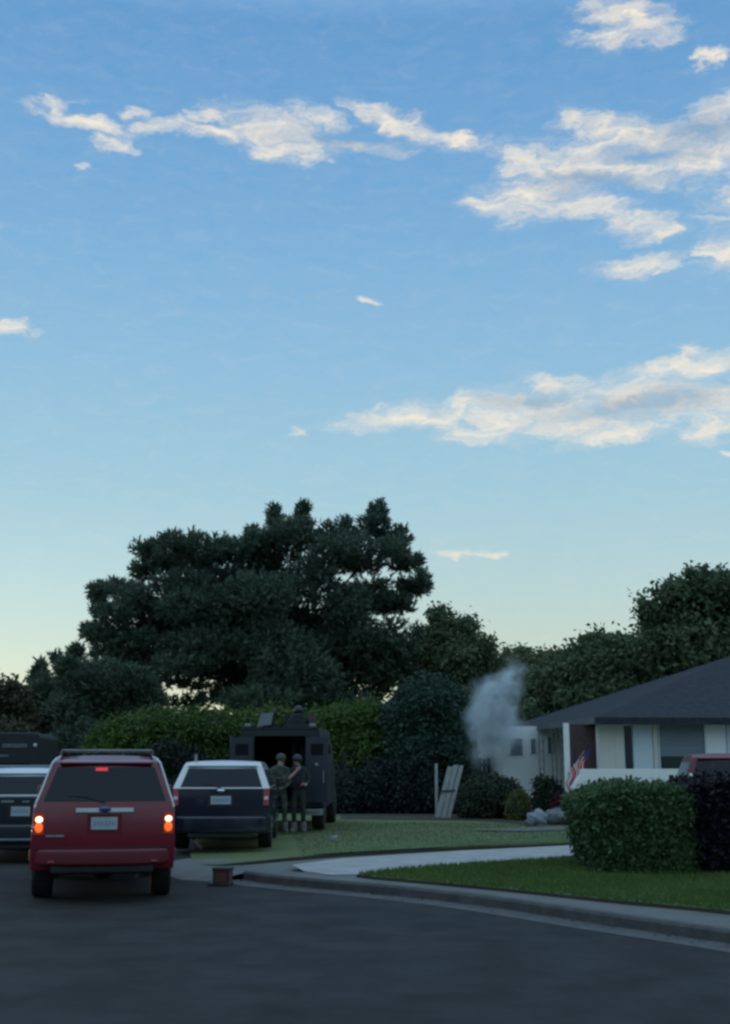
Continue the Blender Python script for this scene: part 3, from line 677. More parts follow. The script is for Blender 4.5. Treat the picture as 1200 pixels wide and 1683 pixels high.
# low white porch wall in front
Bp = -.55
mb = MB(); wallbox(mb, a_of(953, Bp), a_of(1300, Bp), Bp, Bp + .12, 0, at(1030, 1264, (A0 + V * Bp).y).z)
pwall = mb.build('porch_wall', M_side, house, bev=.01)
mb = MB(); mb.prism([hp(a_of(953, Bp), Bp, 0), hp(a_of(953, Bp), Bp + .12, 0), hp(a_of(953, Bp), Bp + .12, 1.4), hp(a_of(953, Bp), Bp, 1.4)], hp(a_of(936, Bp), Bp, 0) - hp(a_of(953, Bp), Bp, 0))
# sloped stub at the left end of the porch wall
q0 = hp(a_of(953, Bp), Bp, 0); q1 = hp(a_of(936, Bp), Bp, 0); e_ = V * .12
mb = MB(); mb.prism([q0, Vector((q0.x, q0.y, at(953, 1272, q0.y).z + hz)), Vector((q1.x, q1.y, at(936, 1296, q0.y).z + hz)), q1], e_); mb.build('porch_stub', M_side, house)
# recessed dark red entry wall b=2.6, and pale return
Be = .95
panel(934, 990, 0, ZT, 'entry_wall', M_brick, 0, b0=Be, thick=.15)
en = panel(944, 962, .15, 2.15, 'entry_door', mat('entry_door_paint', (.06, .03, .032), .6, (.08, .04, .04), nscale=6), .04, b0=Be)
mb = MB(); c0 = hp(a_of(947, Be), Be - .07, 1.1); mb.ell(c0, (.035, .03, .035), 10, 8); mb.build('handle', M_chrome, en)
# rear wing, white, faces camera, b=8
Bw = 6.3
wz = at(850, 1207, (A0 + V * Bw).y).z
mb = MB(); wallbox(mb, a_of(826, Bw), a_of(934, Bw), Bw, Bw + .2, 0, wz + .25); wallbox(mb, a_of(826, Bw), a_of(826, Bw) + .2, Bw + .2, Bw + 4, 0, wz)
mb.build('wing_wall', M_side, house)
zw = lambda py: at(880, py, (A0 + V * Bw).y).z
for x0, x1, y0, y1 in ((838, 858, 1214, 1241), (872, 880, 1214, 1238), (900, 907, 1212, 1238)):
    wq = panel(x0, x1, zw(y1), zw(y0), 'window', M_blind, .03, b0=Bw)
    panel(x0 - 1.2, x0, zw(y1), zw(y0), 'frame', M_side, .06, b0=Bw, parent=wq); panel(x1, x1 + 1.2, zw(y1), zw(y0), 'frame', M_side, .06, b0=Bw, parent=wq)
for k in range(9):  # siding boards on the wing
    pass
# iron lattice posts along the left eave and a pale post
for px, Yq in ((889, 38.6), (910, 37.1), (925, 36.1)):
    top = at(px, 1200, Yq); x = top.x; mb = MB()
    for dx in (-.07, .07): mb.box(x + dx - .012, x + dx + .012, Yq - .012, Yq + .012, .15 + hz, ZT + hz)
    for k in range(9):
        z = .4 + k * .27
        mb.tube([(x - .07, Yq, z + hz), (x, Yq, z + .13 + hz), (x + .07, Yq, z + hz)], .01, 5)
    mb.build('porch_post', M_iron, house)
Yq = 33.1; x = at(931.5, 1230, Yq).x; mb = MB(); mb.box(x - .07, x + .07, Yq - .07, Yq + .07, .0 + hz, ZT + hz); mb.box(x - .1, x + .1, Yq - .1, Yq + .1, 0 + hz, .2 + hz)
mb.build('porch_column', M_side, house, bev=.01)

# flag on a short staff at the column
fl = empty('flag', (x, Yq - .12, 1.68)); tag(fl, 'small red and white striped flag with blue canton drooping from the white porch column', 'flag')
mb = MB(); mb.tube([(0, 0, -.25), (.42, -.15, .35)], .012, 6); mb.build('flag_pole', M_gywood, fl)
verts = []; nu, nv = 22, 26
for j in range(nv + 1):
    for i in range(nu + 1):
        u_ = i / nu; v_ = j / nv
        sx = .40 - .40 * u_ * .9 ; 
        px_ = .40 - u_ * .40 + .03 * math.sin(v_ * 9 + u_ * 7) - .10 * v_ * (1 - u_)
        py_ = -.14 + u_ * .10 + .045 * math.sin(u_ * 19 + v_ * 3) * (.4 + v_)
        pz_ = .33 - u_ * .50 - v_ * (.62 - .12 * u_) 
        verts.append((px_, py_, pz_))
faces = []; mi = []
for j in range(nv):
    for i in range(nu):
        a = j * (nu + 1) + i; faces.append((a, a + 1, a + nu + 2, a + nu + 1))
        mi.append(2 if (i < 5 and j < 7) else (0 if (i * 13 // nu) % 2 == 0 else 1))
me = bpy.data.meshes.new('flag_cloth'); me.from_pydata(verts, [], faces)
cl_ = link('flag_cloth', me, [M_fr, M_fw, M_fb], fl, True)
for p_, k in zip(me.polygons, mi): p_.material_index = k
cl_.scale = (1.35, 1, 1.25); cl_.location = (-.02, 0, -.02)
cl_.modifiers.new('s', 'SOLIDIFY').thickness = .004

# leaning boards + post
Yb = gnd(728, 1345, .16).y
gt = empty('leaning_gate', (at(728, 1300, Yb).x, Yb, .16)); tag(gt, 'pale weathered gate of long boards leaning over beside a white post', 'gate')
ox = gt.location
def bd(p0, p1, wpx, name='board'):
    a0 = at(p0[0], p0[1], Yb) - ox; a1 = at(p1[0], p1[1], Yb) - ox; wd = wpx / ppm(Yb); mb = MB()
    mb.prism([a0, a0 + Vector((wd, 0, 0)), a1 + Vector((wd, 0, 0)), a1], (0, .03, 0)); return mb.build(name, M_gywood, gt, bev=.004)
bd((715, 1343), (736, 1260), 8.4); bd((724.4, 1344), (745.6, 1257), 8.2); bd((733.6, 1344), (755, 1258), 7.2)
mb = MB(); c0 = at(722, 1302, Yb) - ox; c1 = at(748, 1300, Yb) - ox
mb.prism([c0, c1, c1 + Vector((0, 0, .045)), c0 + Vector((0, 0, .045))], (0, -.03, 0)); mb.build('crossbar', M_dkwood, gt)
for o in [c for c in col.objects if c.parent == gt and c.name.startswith('crossbar')]: o.location.y = -.004
mb = MB(); p0 = at(718, 1344, Yb + .25); mb.box(p0.x - .04, p0.x + .04, Yb + .2, Yb + .3, .13, at(717, 1255, Yb).z)
tag(mb.build('fence_post', M_gywood, bev=.006), 'slim upright white post behind the leaning gate boards', 'post')

# dark fence between bush and house
fn_ = empty('wooden_fence', (at(765, 1257, 41).x, 41, .15)); tag(fn_, 'dark wooden board fence joining the white rear wall, below the smoke', 'fence')
wF = (at(828, 1257, 41).x - at(765, 1257, 41).x); zt = at(800, 1247, 41).z - .15; mb = MB(); n = 9
for k in range(n): mb.box(k * wF / n, (k + 1) * wF / n - .02, 0, .03, 0, zt + (.03 if k % 2 else 0))
mb.build('boards', M_dkwood, fn_)
for z in (.3, zt - .25):
    mb = MB(); mb.box(0, wF, .032, .09, z, z + .09); mb.build('rail', M_dkwood, fn_)

# stone edging, sack, pot
Ys = gnd(885, 1356, .16).y
def lumpy(name, c, r, m, seed, n=3, amp=.25):
    bm = bmesh.new(); bmesh.ops.create_icosphere(bm, subdivisions=n, radius=1)
    rd = random.Random(seed); ph = [rd.uniform(0, 6) for _ in range(6)]
    for v in bm.verts:
        k = 1 + amp * (math.sin(v.co.x * 3 + ph[0]) * math.sin(v.co.y * 3.4 + ph[1]) + .5 * math.sin(v.co.z * 6 + ph[2] + v.co.x * 4) + .3 * math.sin(v.co.y * 9 + ph[3]))
        v.co = Vector((v.co.x * r[0] * k, v.co.y * r[1] * k, max(v.co.z * k, -.75) * r[2]))
    me = bpy.data.meshes.new(name); bm.to_mesh(me); bm.free(); o = link(name, me, m, None, True); o.location = c; return o
p = at(884, 1346, Ys); o = lumpy('sack', (p.x, Ys, .16 + .17), (.24, .2, .19), M_sack, 3); tag(o, 'crumpled pale sack lying on the lawn beside the golden bush', 'sack')
p = at(918, 1342, Ys + .6); o = lumpy('stone', (p.x, Ys + .6, .16 + .17), (.38, .3, .24), M_rock, 8, amp=.12); tag(o, 'grey stone between the pale sack and the green hedge', 'stone')
p = at(872, 1350, Ys - .2); o = lumpy('stone', (p.x, Ys - .15, .16 + .08), (.13, .12, .11), M_rock, 12, amp=.15); tag(o, 'small stone at the left foot of the pale sack', 'stone')
pt = empty('flower_pot', (at(919, 1322, Ys + 1.2).x, Ys + 1.2, .16)); tag(pt, 'dark red pot standing behind the grey stone', 'pot')
mb = MB(); mb.tube([(0, 0, 0), (0, 0, .34), (0, 0, .36), (0, 0, .42)], [.12, .18, .21, .21], 16); mb.build('pot', M_pot, pt)
leaves('foliage', [((0, 0, .55), (.2, .2, .2), 1)], 500, .04, leafmat('dark_red_leaves', (.05, .012, .02), (.10, .02, .03), 3, .2), pt, 77, zmin=.4)
p = gnd(541, 1379, .165); mb = MB(); mb.prism([p, p + Vector((.14, .02, 0)), p + Vector((.17, .12, .01)), p + Vector((.03, .13, 0))], (0, 0, .03)); mb.bm.verts.ensure_lookup_table(); mb.bm.verts[6].co.z += .04
tag(mb.build('paper_scrap', M_sack), 'crumpled white paper scrap on the lawn near the armoured truck', 'litter')

# dry leaves and grit lying in the gutter
rng = np.random.default_rng(91); gl_ = offset(K, -sg * .12); n = 420; ii = rng.integers(1, len(K) - 1, n); tt = rng.uniform(0, 1, n)
P0 = np.array([tuple(q) for q in gl_]); pp = P0[ii] * (1 - tt[:, None]) + P0[np.minimum(ii + 1, len(K) - 1)] * tt[:, None]
pp[:, :2] += rng.normal(0, .13, (n, 2)); pp[:, 2] = .016; sz = rng.uniform(.008, .030, n)[:, None]; an = rng.uniform(0, 6.28, n)
tx = np.c_[np.cos(an), np.sin(an), rng.normal(0, .2, n)]; ty = np.c_[-np.sin(an), np.cos(an), rng.normal(0, .3, n)]
vv = np.stack([pp - tx * sz, pp + ty * sz * .5, pp + tx * sz, pp - ty * sz * .5], 1).reshape(-1, 3); vv[:, 2] = np.maximum(vv[:, 2], .011)
tag(mesh_np('dry_leaves', vv, 4, leafmat('dry_leaf', (.03, .025, .016), (.09, .07, .04), 9, .1), rng), 'dry leaves and grit lying along the gutter', 'leaf litter', kind='stuff')
# crate at the kerb end
cp = gnd(363, 1456, .004)
cr_ = empty('crate', (cp.x, cp.y, .004), R(-6)); tag(cr_, 'small dark crate with reddish front panel on the road at the kerb end', 'crate')
mb = MB(); mb.box(-.19, .12, -.02, .30, 0, .035); mb.build('base_mat', M_crd, cr_, bev=.006)
mb = MB()
for x0 in (-.12, .088): mb.box(x0, x0 + .03, 0, .03, .035, .24); mb.box(x0, x0 + .03, .21, .24, .035, .24)
mb.box(-.13, .128, -.008, .25, .20, .245); mb.box(-.09, .088, .0, .03, .036, .06); mb.build('frame', M_crd, cr_, bev=.004)
for nm, bx in (('front_panel', (-.089, .087, .006, .022, .061, .199)), ('side_panel', (-.116, -.10, .031, .209, .04, .199)), ('side_panel', (.098, .113, .031, .209, .04, .199)), ('back_panel', (-.089, .087, .22, .236, .04, .199))):
    mb = MB(); mb.box(*bx); mb.build(nm, M_cr, cr_)

# ------------------------------------------------------------------ vehicles
def lerp(a, b, t): return a + (b - a) * t
def arch(cy, r, zb, n=9):
    th = math.asin(max(0, min(1, (0.36 - zb) / -r))) if False else 0
    out = []
    for k in range(n + 1):
        a = math.pi - math.pi * k / n
        out.append((cy + r * math.cos(a), .36 + r * math.sin(a)))
    return [(y, max(z, zb)) for y, z in out]
def make_suv(name, spec):
    S = spec; root = empty(name); Wd, wr, zb_, Ht, L = S['W'], S['wr'], S['belt'], S['H'], S['L']
    wr_r = S.get('wheel_r', .37); ya, yb = S.get('ya', 1.02), S.get('yb', L - .95); z0 = S.get('z0', .40)
    def w_at(z):
        if z <= zb_: return Wd - .03 * max(0, (.75 - z)) / .4 - .035 * max(0, (z - .95) / max(.01, zb_ - .95))
        return lerp(Wd - .035, wr, (z - zb_) / (Ht - zb_))
    rs = S['rear_slope']
    top_r = rs + .08
    up = [(.06, zb_), (rs, Ht - .07), (top_r + .1, Ht - .01), (L * .35, Ht + .0), (L * .56, Ht - .03), (L * .60, Ht - .08), (L * .76, zb_)]
    hood = [(L * .93, zb_ - .16), (L * .985, zb_ - .30), (L, .62), (L - .06, z0)]
    bot = [(yb + .44, z0)] + arch(yb, .44, z0)[::-1] + [(ya + .44, z0)] + arch(ya, .44, z0)[::-1] + [(ya - .46, z0), (.10, z0), (.06, .66)]
    lowp = [up[0], up[-1]] + hood + bot                              # side polygon under the belt
    # --- body mesh
    bm = bmesh.new(); fr = [-1, -.85, -.68, -.5, -.25, 0, .25, .5, .68, .85, 1]
    cache = {}
    def vrow(y, z):
        k = (round(y, 4), round(z, 4))
        if k in cache: return cache[k]
        w_ = w_at(z); row = []
        for f in fr:
            bul = 1 - f * f; yy, zz = y, z
            if y < .6: yy -= .05 * bul
            if z > Ht - .05: zz += .03 * bul
            if y > L * .9: yy += .06 * bul
            row.append(bm.verts.new((f * w_, yy, zz)))
        cache[k] = row; return row
    def wrap(line, mi):
        for p, q in zip(line, line[1:]):
            if (round(p[0], 4), round(p[1], 4)) == (round(q[0], 4), round(q[1], 4)): continue
            a, b_ = vrow(*p), vrow(*q)
            for k in range(len(fr) - 1): f = bm.faces.new((a[k], a[k + 1], b_[k + 1], b_[k])); f.material_index = mi
    wrap(up, 1); wrap([up[-1]] + hood, 0); wrap([hood[-1]] + bot + [up[0]], 0)
    for sd_i in (0, -1):
        def uniq(l):
            o = []
            for p in l:
                v = vrow(*p)[sd_i]
                if not o or o[-1] is not v: o.append(v)
            if o[0] is o[-1]: o.pop()
            return o
        f = bm.faces.new(uniq(lowp)); f.material_index = 0
        f = bm.faces.new(uniq(up)); f.material_index = 1
    bmesh.ops.recalc_face_normals(bm, faces=bm.faces[:])
    me = bpy.data.meshes.new('body'); bm.to_mesh(me); bm.free()
    body = link('body', me, [S['paint'], S['roofpaint']], root)
    bv = body.modifiers.new('b', 'BEVEL'); bv.width = .075; bv.segments = 4; bv.limit_method = 'ANGLE'; bv.angle_limit = R(28)
    for p in me.polygons: p.use_smooth = True
    body.modifiers.new('w', 'WEIGHTED_NORMAL')
    def rear_y(z, x):       # y of the tailgate surface
        w_ = w_at(z); f = abs(x) / w_
        y = .06 if z <= zb_ else lerp(.06, rs, (z - zb_) / (Ht - .07 - zb_))
        return y - .05 * (1 - f * f)
    def rear_panel(nm, x0, x1, z0_, z1_, m, proud=.006, thick=.02, x0t=None, x1t=None, nx=10, parent=root):
        x0t = x0 if x0t is None else x0t; x1t = x1 if x1t is None else x1t
        bmm = bmesh.new(); rows = []
        for j in range(3):
            t = j / 2; z = lerp(z0_, z1_, t); xa = lerp(x0, x0t, t); xb = lerp(x1, x1t, t)
            rows.append([(bmm.verts.new((lerp(xa, xb, i / nx), rear_y(z, lerp(xa, xb, i / nx)) - proud, z)), bmm.verts.new((lerp(xa, xb, i / nx), rear_y(z, lerp(xa, xb, i / nx)) - proud + thick, z))) for i in range(nx + 1)])
        for r0_, r1_ in zip(rows, rows[1:]):
            for i in range(nx):
                for s_i in (0, 1): bmm.faces.new((r0_[i][s_i], r0_[i + 1][s_i], r1_[i + 1][s_i], r1_[i][s_i]))
            for i in (0, nx): bmm.faces.new((r0_[i][0], r0_[i][1], r1_[i][1], r1_[i][0]))
        for r0_ in (rows[0], rows[-1]):
            for i in range(nx): bmm.faces.new((r0_[i][0], r0_[i + 1][0], r0_[i + 1][1], r0_[i][1]))
        bmesh.ops.recalc_face_normals(bmm, faces=bmm.faces[:]); mm = bpy.data.meshes.new(nm); bmm.to_mesh(mm); bmm.free()
        o = link(nm, mm, m, parent); return o
    # rear glass
    gb, gtp = zb_ + .03, Ht - .13; gi = S.get('gi', .10)
    rear_panel('rear_window', -w_at(gb) + gi, w_at(gb) - gi, gb, gtp, M_glass, .014, x0t=-w_at(gtp) + gi - .015, x1t=w_at(gtp) - gi + .015)
    if S.get('wiper', True):
        mb = MB(); mb.tube([(.0, rear_y(gb, 0) - .03, gb - .02), (-.25, rear_y(gb + .07, .25) - .03, gb + .05), (-.45, rear_y(gb + .1, .45) - .03, gb + .06)], .009, 5); mb.build('wiper', M_plast, root)
    # side glass
    for s in (-1, 1):
        for (y0, y1, t0, t1) in ((.42, L * .235, .58, L * .235), (L * .245, L * .44, L * .245, L * .44), (L * .45, L * .68, L * .45, L * .595)):
            pts = []
            for y, z in ((y0, zb_ + .04), (y1, zb_ + .04), (t1, Ht - .15), (t0, Ht - .15)):
                pts.append((s * (w_at(z) + .006), y, z))
            mb = MB(); mb.prism(pts, (-s * .02, 0, 0)); mb.build('side_window', M_glass, root)
        mb = MB(); my = L * .66; mb.box(*sorted((s * (w_at(zb_) - .02), s * (w_at(zb_) + .10))), my, my + .05, zb_ + .02, zb_ + .06)
        mb.box(*sorted((s * (w_at(zb_) + .02), s * (w_at(zb_) + .12))), my - .04, my + .10, zb_ - .0, zb_ + .17)
        mb.build('side_mirror', M_plast if S['paint'] is not M_red else M_red, root, bev=.02)
    pts = []
    for sx, (y, z) in ((-1, (L * .745, zb_ + .04)), (1, (L * .745, zb_ + .04)), (1, (L * .612, Ht - .11)), (-1, (L * .612, Ht - .11))):
        pts.append((sx * (w_at(z) - .09), y + .012, z + .012))
    mb = MB(); mb.prism(pts, (0, -.02, -.02)); mb.build('windshield', M_glass, root)
    # bumper rear + front
    def bumper(nm, y_in, y_out, zl, zh, m):
        mb = MB(); n = 10; lo = []; hi = []
        outl = []
        for i in range(n + 1):
            f = -1 + 2 * i / n; x = f * (Wd + .012); d = (1 - abs(f) ** 5)
            outl.append((x, lerp(y_in, y_out, d)))
        ring = [(x, y) for x, y in outl] + [(Wd - .06, y_in + (.12 if y_in > y_out else -.12)), (-Wd + .06, y_in + (.12 if y_in > y_out else -.12))]
        a = [mb.bm.verts.new((x, y, zl + (.04 if i in (0, n) else 0))) for i, (x, y) in enumerate(ring)]; b_ = [mb.bm.verts.new((x, y, zh)) for x, y in ring]
        mb.bm.faces.new(a); mb.bm.faces.new(b_[::-1]); k = len(ring)
        for i in range(k): mb.bm.faces.new((a[i], a[(i + 1) % k], b_[(i + 1) % k], b_[i]))
        return mb.build(nm, m, root, bev=.03)
    rb = bumper('rear_bumper', .16, -.09, S.get('bl', .42), .655, S['bumper']); bumper('front_bumper', L - .14, L + .08, .38, .62, S['bumper'])
    mb = MB(); mb.box(-.62, .62, -.02, .10, S.get('bl', .42) - .10, S.get('bl', .42) + .02); mb.build('valance', M_plast, rb, bev=.03)
    # underbody fills the wheel tunnels, with a hanging axle
    mb = MB(); mb.box(-Wd + .30, Wd - .30, .14, L - .3, .34, .72); mb.tube([(-Wd + .2, ya, .36), (Wd - .2, ya, .36)], .07, 10)
    mb.ell((.0, ya, .36), (.17, .17, .15), 12, 8); mb.build('underbody', M_plast, root)
    mb = MB(); mb.tube([(.42, .02, .33), (.42, .5, .33)], .03, 10); mb.build('exhaust_pipe', M_plast, root)
    # wheels
    for s in (-1, 1):
        for cy in (ya, yb):
            wh = empty('wheel', (s * (Wd - .145), cy, wr_r)); wh.parent = root
            mb = MB(); xs = [-.13, -.125, -.09, .09, .125, .13]; rr = [wr_r - .12, wr_r - .02, wr_r, wr_r, wr_r - .02, wr_r - .12]
            mb.tube([(q, 0, 0) for q in xs], rr, 28); mb.build('tyre', M_rub, wh, smooth=False)
            mb = MB(); xo = s * .125
            mb.tube([(xo * .6, 0, 0), (xo - s * .012, 0, 0)], [wr_r - .11, wr_r - .125], 24)
            for k in range(5):
                a = k * 2 * math.pi / 5; mb.tube([(xo - s * .012, .03 * math.cos(a), .03 * math.sin(a)), (xo - s * .012, (wr_r - .14) * math.cos(a), (wr_r - .14) * math.sin(a))], .022, 6)
            mb.build('rim', M_rim, wh)
    # lamps
    lz0, lz1 = S['lamp_z']; lw = S['lamp_w']
    for s in (-1, 1):
        xa, xb = sorted((s * (Wd - .045), s * (Wd - .045 - lw)))
        tl = rear_panel('taillight', xa, xb, lz0, lz1, S['lens'], .022, .05, nx=3)
        if S.get('lit'):
            xc = (xa + xb) / 2; yc = rear_y((lz0 + lz1) / 2, xc) - .03
            mb = MB(); mb.ell((xc, yc, lerp(lz0, lz1, .72)), (.045, .016, .038), 16, 10); mb.build('bulb', M_hot, tl)
            mb = MB(); mb.ell((xc, yc, lerp(lz0, lz1, .34)), (.050, .014, .062), 16, 10); mb.build('lower_lens', M_amber, tl)
        else:
            rear_panel('reversing_lens', xa + .02, xb - .02, lerp(lz0, lz1, .35), lerp(lz0, lz1, .55), M_clear, .028, .01, nx=2, parent=tl)
        hx = s * (Wd - .20); mb = MB(); mb.box(hx - .13, hx + .13, L + .0, L + .05, .70, .84); mb.build('headlight', M_clear, root, bev=.02)
    mb = MB(); mb.box(-.48, .48, L + .01, L + .05, .64, .84); mb.build('grille', M_plast, root)
    # plate
    pz0, pz1 = S['plate']; ph = S.get('pw', .16)
    rear_panel('plate_recess', -ph - .05, ph + .05, pz0 - .04, pz1 + .035, S['paint'] if S['paint'] is M_red else M_plast, .006, .01)
    pl_ = rear_panel('license_plate', -ph, ph, pz0, pz1, M_plate, .018, .008)
    for k in range(6):
        x0 = -ph * .78 + k * ph * .27; rear_panel('plate_mark', x0, x0 + ph * .15, lerp(pz0, pz1, .32), lerp(pz0, pz1, .68), M_platetx, .021, .004, nx=1, parent=pl_)
    if S.get('bar'):
        z = S['bar']; hb = rear_panel('tailgate_trim', -.35, .35, z - .024, z + .026, M_silver, .03, .03)
        mb = MB(); mb.ell((0, rear_y(z, 0) - .045, z + .012), (.075, .012, .034), 20, 10); mb.build('badge', mat('badge_blue', (.02, .05, .16), .25, coat=1), hb)
    # third brake light
    if S.get('lit'): rear_panel('high_brake_light', -.075 + S.get('hbx', 0), .075 + S.get('hbx', 0), Ht - .175, Ht - .135, M_brake if S.get('lit') else M_lensoff, .02, .02, nx=2)
    if S.get('spoiler', True):
        mb = MB(); zz = Ht - .045; mb.prism([(-w_at(zz) + .06, rs + .03, zz - .02), (w_at(zz) - .06, rs + .03, zz - .02), (w_at(zz) - .08, rs - .10, zz - .05), (-w_at(zz) + .08, rs - .10, zz - .05)], (0, 0, .03)); mb.build('spoiler', S['roofpaint'], root, bev=.01)
    if S.get('rack'):
        for s in (-1, 1):
            mb = MB(); x = s * (wr - .06); mb.tube([(x, rs + .15, Ht + .0), (x, rs + .25, Ht + .075), (x, L * .53, Ht + .075), (x, L * .56, Ht - .01)], .018, 7); mb.build('roof_rail', M_plast, root)
        for yy in (rs + .35, L * .40):
            mb = MB(); mb.tube([(-(wr - .06), yy, Ht + .082), (wr - .06, yy, Ht + .082)], .016, 7); mb.build('roof_bar', M_armp, root)
    # door seams as thin dark lines are part of the side
    for s in (-1, 1):
        for yy in (L * .235 + .0, L * .445, L * .66):
            mb = MB(); x = s * (Wd + .001); mb.box(*sorted((x, x - s * .02)), yy - .004, yy + .004, .48, zb_ - .12); mb.build('door_seam', M_plast, root)
            if yy > L * .3:
                mb = MB(); mb.box(*sorted((x + s * .025, x - s * .02)), yy - .28, yy - .12, .93, .96); mb.build('door_handle', S['paint'], root, bev=.006)
    return root, rear_panel, rear_y
def place(root, px, py, V_px, z=0.0):
    g = gnd(px, py, z); root.location = (g.x, g.y, z); root.rotation_euler = (0, 0, -math.atan2((V_px - 600) / F * math.cos(PITCH), 1.0))
def letters(txt, size, m, parent, loc, name='lettering', rx=math.pi / 2, align='CENTER'):
    c = bpy.data.curves.new(name, 'FONT'); c.body = txt; c.size = size; c.extrude = .002; c.align_x = align; c.materials.append(m)
    o = bpy.data.objects.new(name, c); col.objects.link(o); o.parent = parent; o.location = loc; o.rotation_euler = (rx, 0, 0)
    return o

red, rp, ry_ = make_suv('parked_car', dict(W=.895, wr=.635, belt=1.20, H=1.77, L=4.9, rear_slope=.26, paint=M_red, roofpaint=M_red, bumper=M_redbump, lens=M_lens,
        bl=.46, lamp_z=(.83, 1.08), lamp_w=.125, plate=(.885, 1.035), bar=1.12, lit=True, rack=True, hbx=-.06))
red.name = 'suv'
tag(red, 'dark red sport utility vehicle seen from behind with both brake lights glowing', 'car')
place(red, 166, 1486, 172)
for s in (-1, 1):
    mb = MB(); mb.tube([(s * (.895 - .045), .055, 1.15), (s * (.895 - .065), .075, 1.22), (s * .672, .235, 1.69), (s * .63, .30, 1.745), (s * .575, .34, 1.772)], .013, 7); mb.build('pillar_glint', M_silver, red)  # silver strips stand in for the sky reflection on the pillar edges
rp('tailgate_seam', -.83, .83, .665, .675, M_plast, .008, .01)
rp('side_strip_badge', -.70, -.48, .80, .825, M_armp, .02, .012)
for s in (-1, 1):
    mb = MB(); mb.box(s * .62 - .04, s * .62 + .04, -.08, -.03, .50, .525); mb.build('bumper_reflector', M_lensoff, red)

blk, rp2, _ = make_suv('parked_car', dict(W=.955, wr=.72, belt=1.17, H=1.67, L=4.95, rear_slope=.34, paint=M_black, roofpaint=M_white, bumper=M_black, lens=M_lensoff,
        lamp_z=(.86, 1.16), lamp_w=.11, plate=(.88, 1.03), pw=.19, gi=.135, bar=None, lit=False, rack=False, wiper=True, bl=.36, z0=.34))
blk.name = 'police_suv'
tag(blk, 'black and white police SUV parked on the lawn edge beside the camouflaged officer', 'car', 'black and white police cars')
place(blk, 361, 1401, 520, .06)
mb = MB(); mb.ell((0, -.012, 1.13), (.075, .014, .03), 16, 8); mb.build('badge', M_chrome, blk)
mb = MB(); mb.tube([(-.56, .75, 1.67), (-.56, .75, 1.79)], [.03, .022], 8); mb.ell((-.56, .75, 1.79), (.03, .03, .02), 10, 6); mb.build('antenna', M_armp, blk)
mb = MB(); mb.box(.935, .965, .3, .6, .52, .56) ; mb.build('side_moulding', M_chrome, blk)

lft, rp3, _ = make_suv('parked_car', dict(W=.96, wr=.76, belt=1.14, H=1.60, L=4.9, rear_slope=.36, paint=M_black, roofpaint=M_white, bumper=M_black, lens=M_lensoff,
        lamp_z=(.86, 1.10), lamp_w=.16, plate=(.80, .96), pw=.16, bar=None, lit=False, rack=False, wiper=False, bl=.34, z0=.32))
lft.name = 'police_suv'
tag(lft, 'black and white police car at the left edge, half hidden by the red car', 'car', 'black and white police cars')
place(lft, 29, 1420, 330)
rp3('tailgate_emblem', -.34, -.12, 1.03, 1.065, M_chrome, .02, .01); rp3('tailgate_emblem', .02, .14, 1.03, 1.06, M_armp, .02, .01)
rp3('sticker', .32, .50, 1.02, 1.12, M_plate, .02, .008)
mb = MB(); mb.box(-.66, .66, .72, 1.0, 1.60, 1.665); mb.build('light_bar', mat('light_bar_teal', (.10, .16, .19), .4, (.14, .20, .23), nscale=8), lft, bev=.02)
mb = MB(); mb.box(-.5, .5, -.135, -.10, .40, .43); mb.build('bumper_trim', M_armp, lft)

drv, rp4, _ = make_suv('parked_car', dict(W=.92, wr=.70, belt=1.16, H=1.74, L=4.6, rear_slope=.30, paint=M_reddull, roofpaint=M_reddull, bumper=M_redbump, lens=M_clear,
        lamp_z=(1.16, 1.38), lamp_w=.12, plate=(.9, 1.05), bar=None, lit=False, rack=False, bl=.4))
drv.name = 'suv'
tag(drv, 'dark red vehicle in the driveway, only its cabin showing above the dark hedge', 'car')
gp = at(1206, 1257, 23.5); drv.location = (gp.x, gp.y, .13); drv.rotation_euler = (0, 0, -R(10))

mb = MB(); mb.box(-.925, -.90, .12, .42, 1.19, 1.30); mb.build('side_lens', M_clear, drv, bev=.008)
# armoured truck
AY = gnd(458, 1367, .13).y
arm = empty('armoured_truck', (gnd(458, 1367, .13).x, AY, .13), -math.atan2((690 - 600) / F, 1.0)); tag(arm, 'dark armoured police truck seen from behind with its rear doors open', 'truck')
arm.scale = (.95, .95, .935)
def sec(y, wb, wt, z0, zm, z1): return [(-wb, y, z0), (-wb, y, zm), (-wt, y, z1), (wt, y, z1), (wb, y, zm), (wb, y, z0)]
S_ = [sec(0, 1.10, .98, .62, 1.75, 2.58), sec(3.6, 1.10, .98, .62, 1.75, 2.58), sec(4.1, 1.08, .92, .62, 1.7, 2.05), sec(5.6, 1.0, .9, .62, 1.3, 1.55), sec(5.9, .95, .85, .62, 1.1, 1.35)]
bm = bmesh.new(); rows = [[bm.verts.new(p) for p in s] for s in S_]
for a, b_ in zip(rows, rows[1:]):
    for k in range(6): bm.faces.new((a[k], a[(k + 1) % 6], b_[(k + 1) % 6], b_[k]))
bm.faces.new(rows[-1]); bmesh.ops.recalc_face_normals(bm, faces=bm.faces[:])
me = bpy.data.meshes.new('hull'); bm.to_mesh(me); bm.free(); hull = link('hull', me, [M_arm], arm)
sm = hull.modifiers.new('s', 'SOLIDIFY'); sm.thickness = .06; sm.offset = -1
mb = MB()
for s in (-1, 1): mb.prism([(s * 1.04, .001, .66), (s * .64, .001, .66), (s * .64, .001, 2.36), (s * .975, .001, 2.36), (s * 1.04, .001, 1.78)], (0, .08, 0))
mb.prism([(-.975, .001, 2.362), (.975, .001, 2.362), (.93, .001, 2.52), (-.93, .001, 2.52)], (0, .08, 0)); mb.build('rear_frame', M_arm, arm, bev=.01)
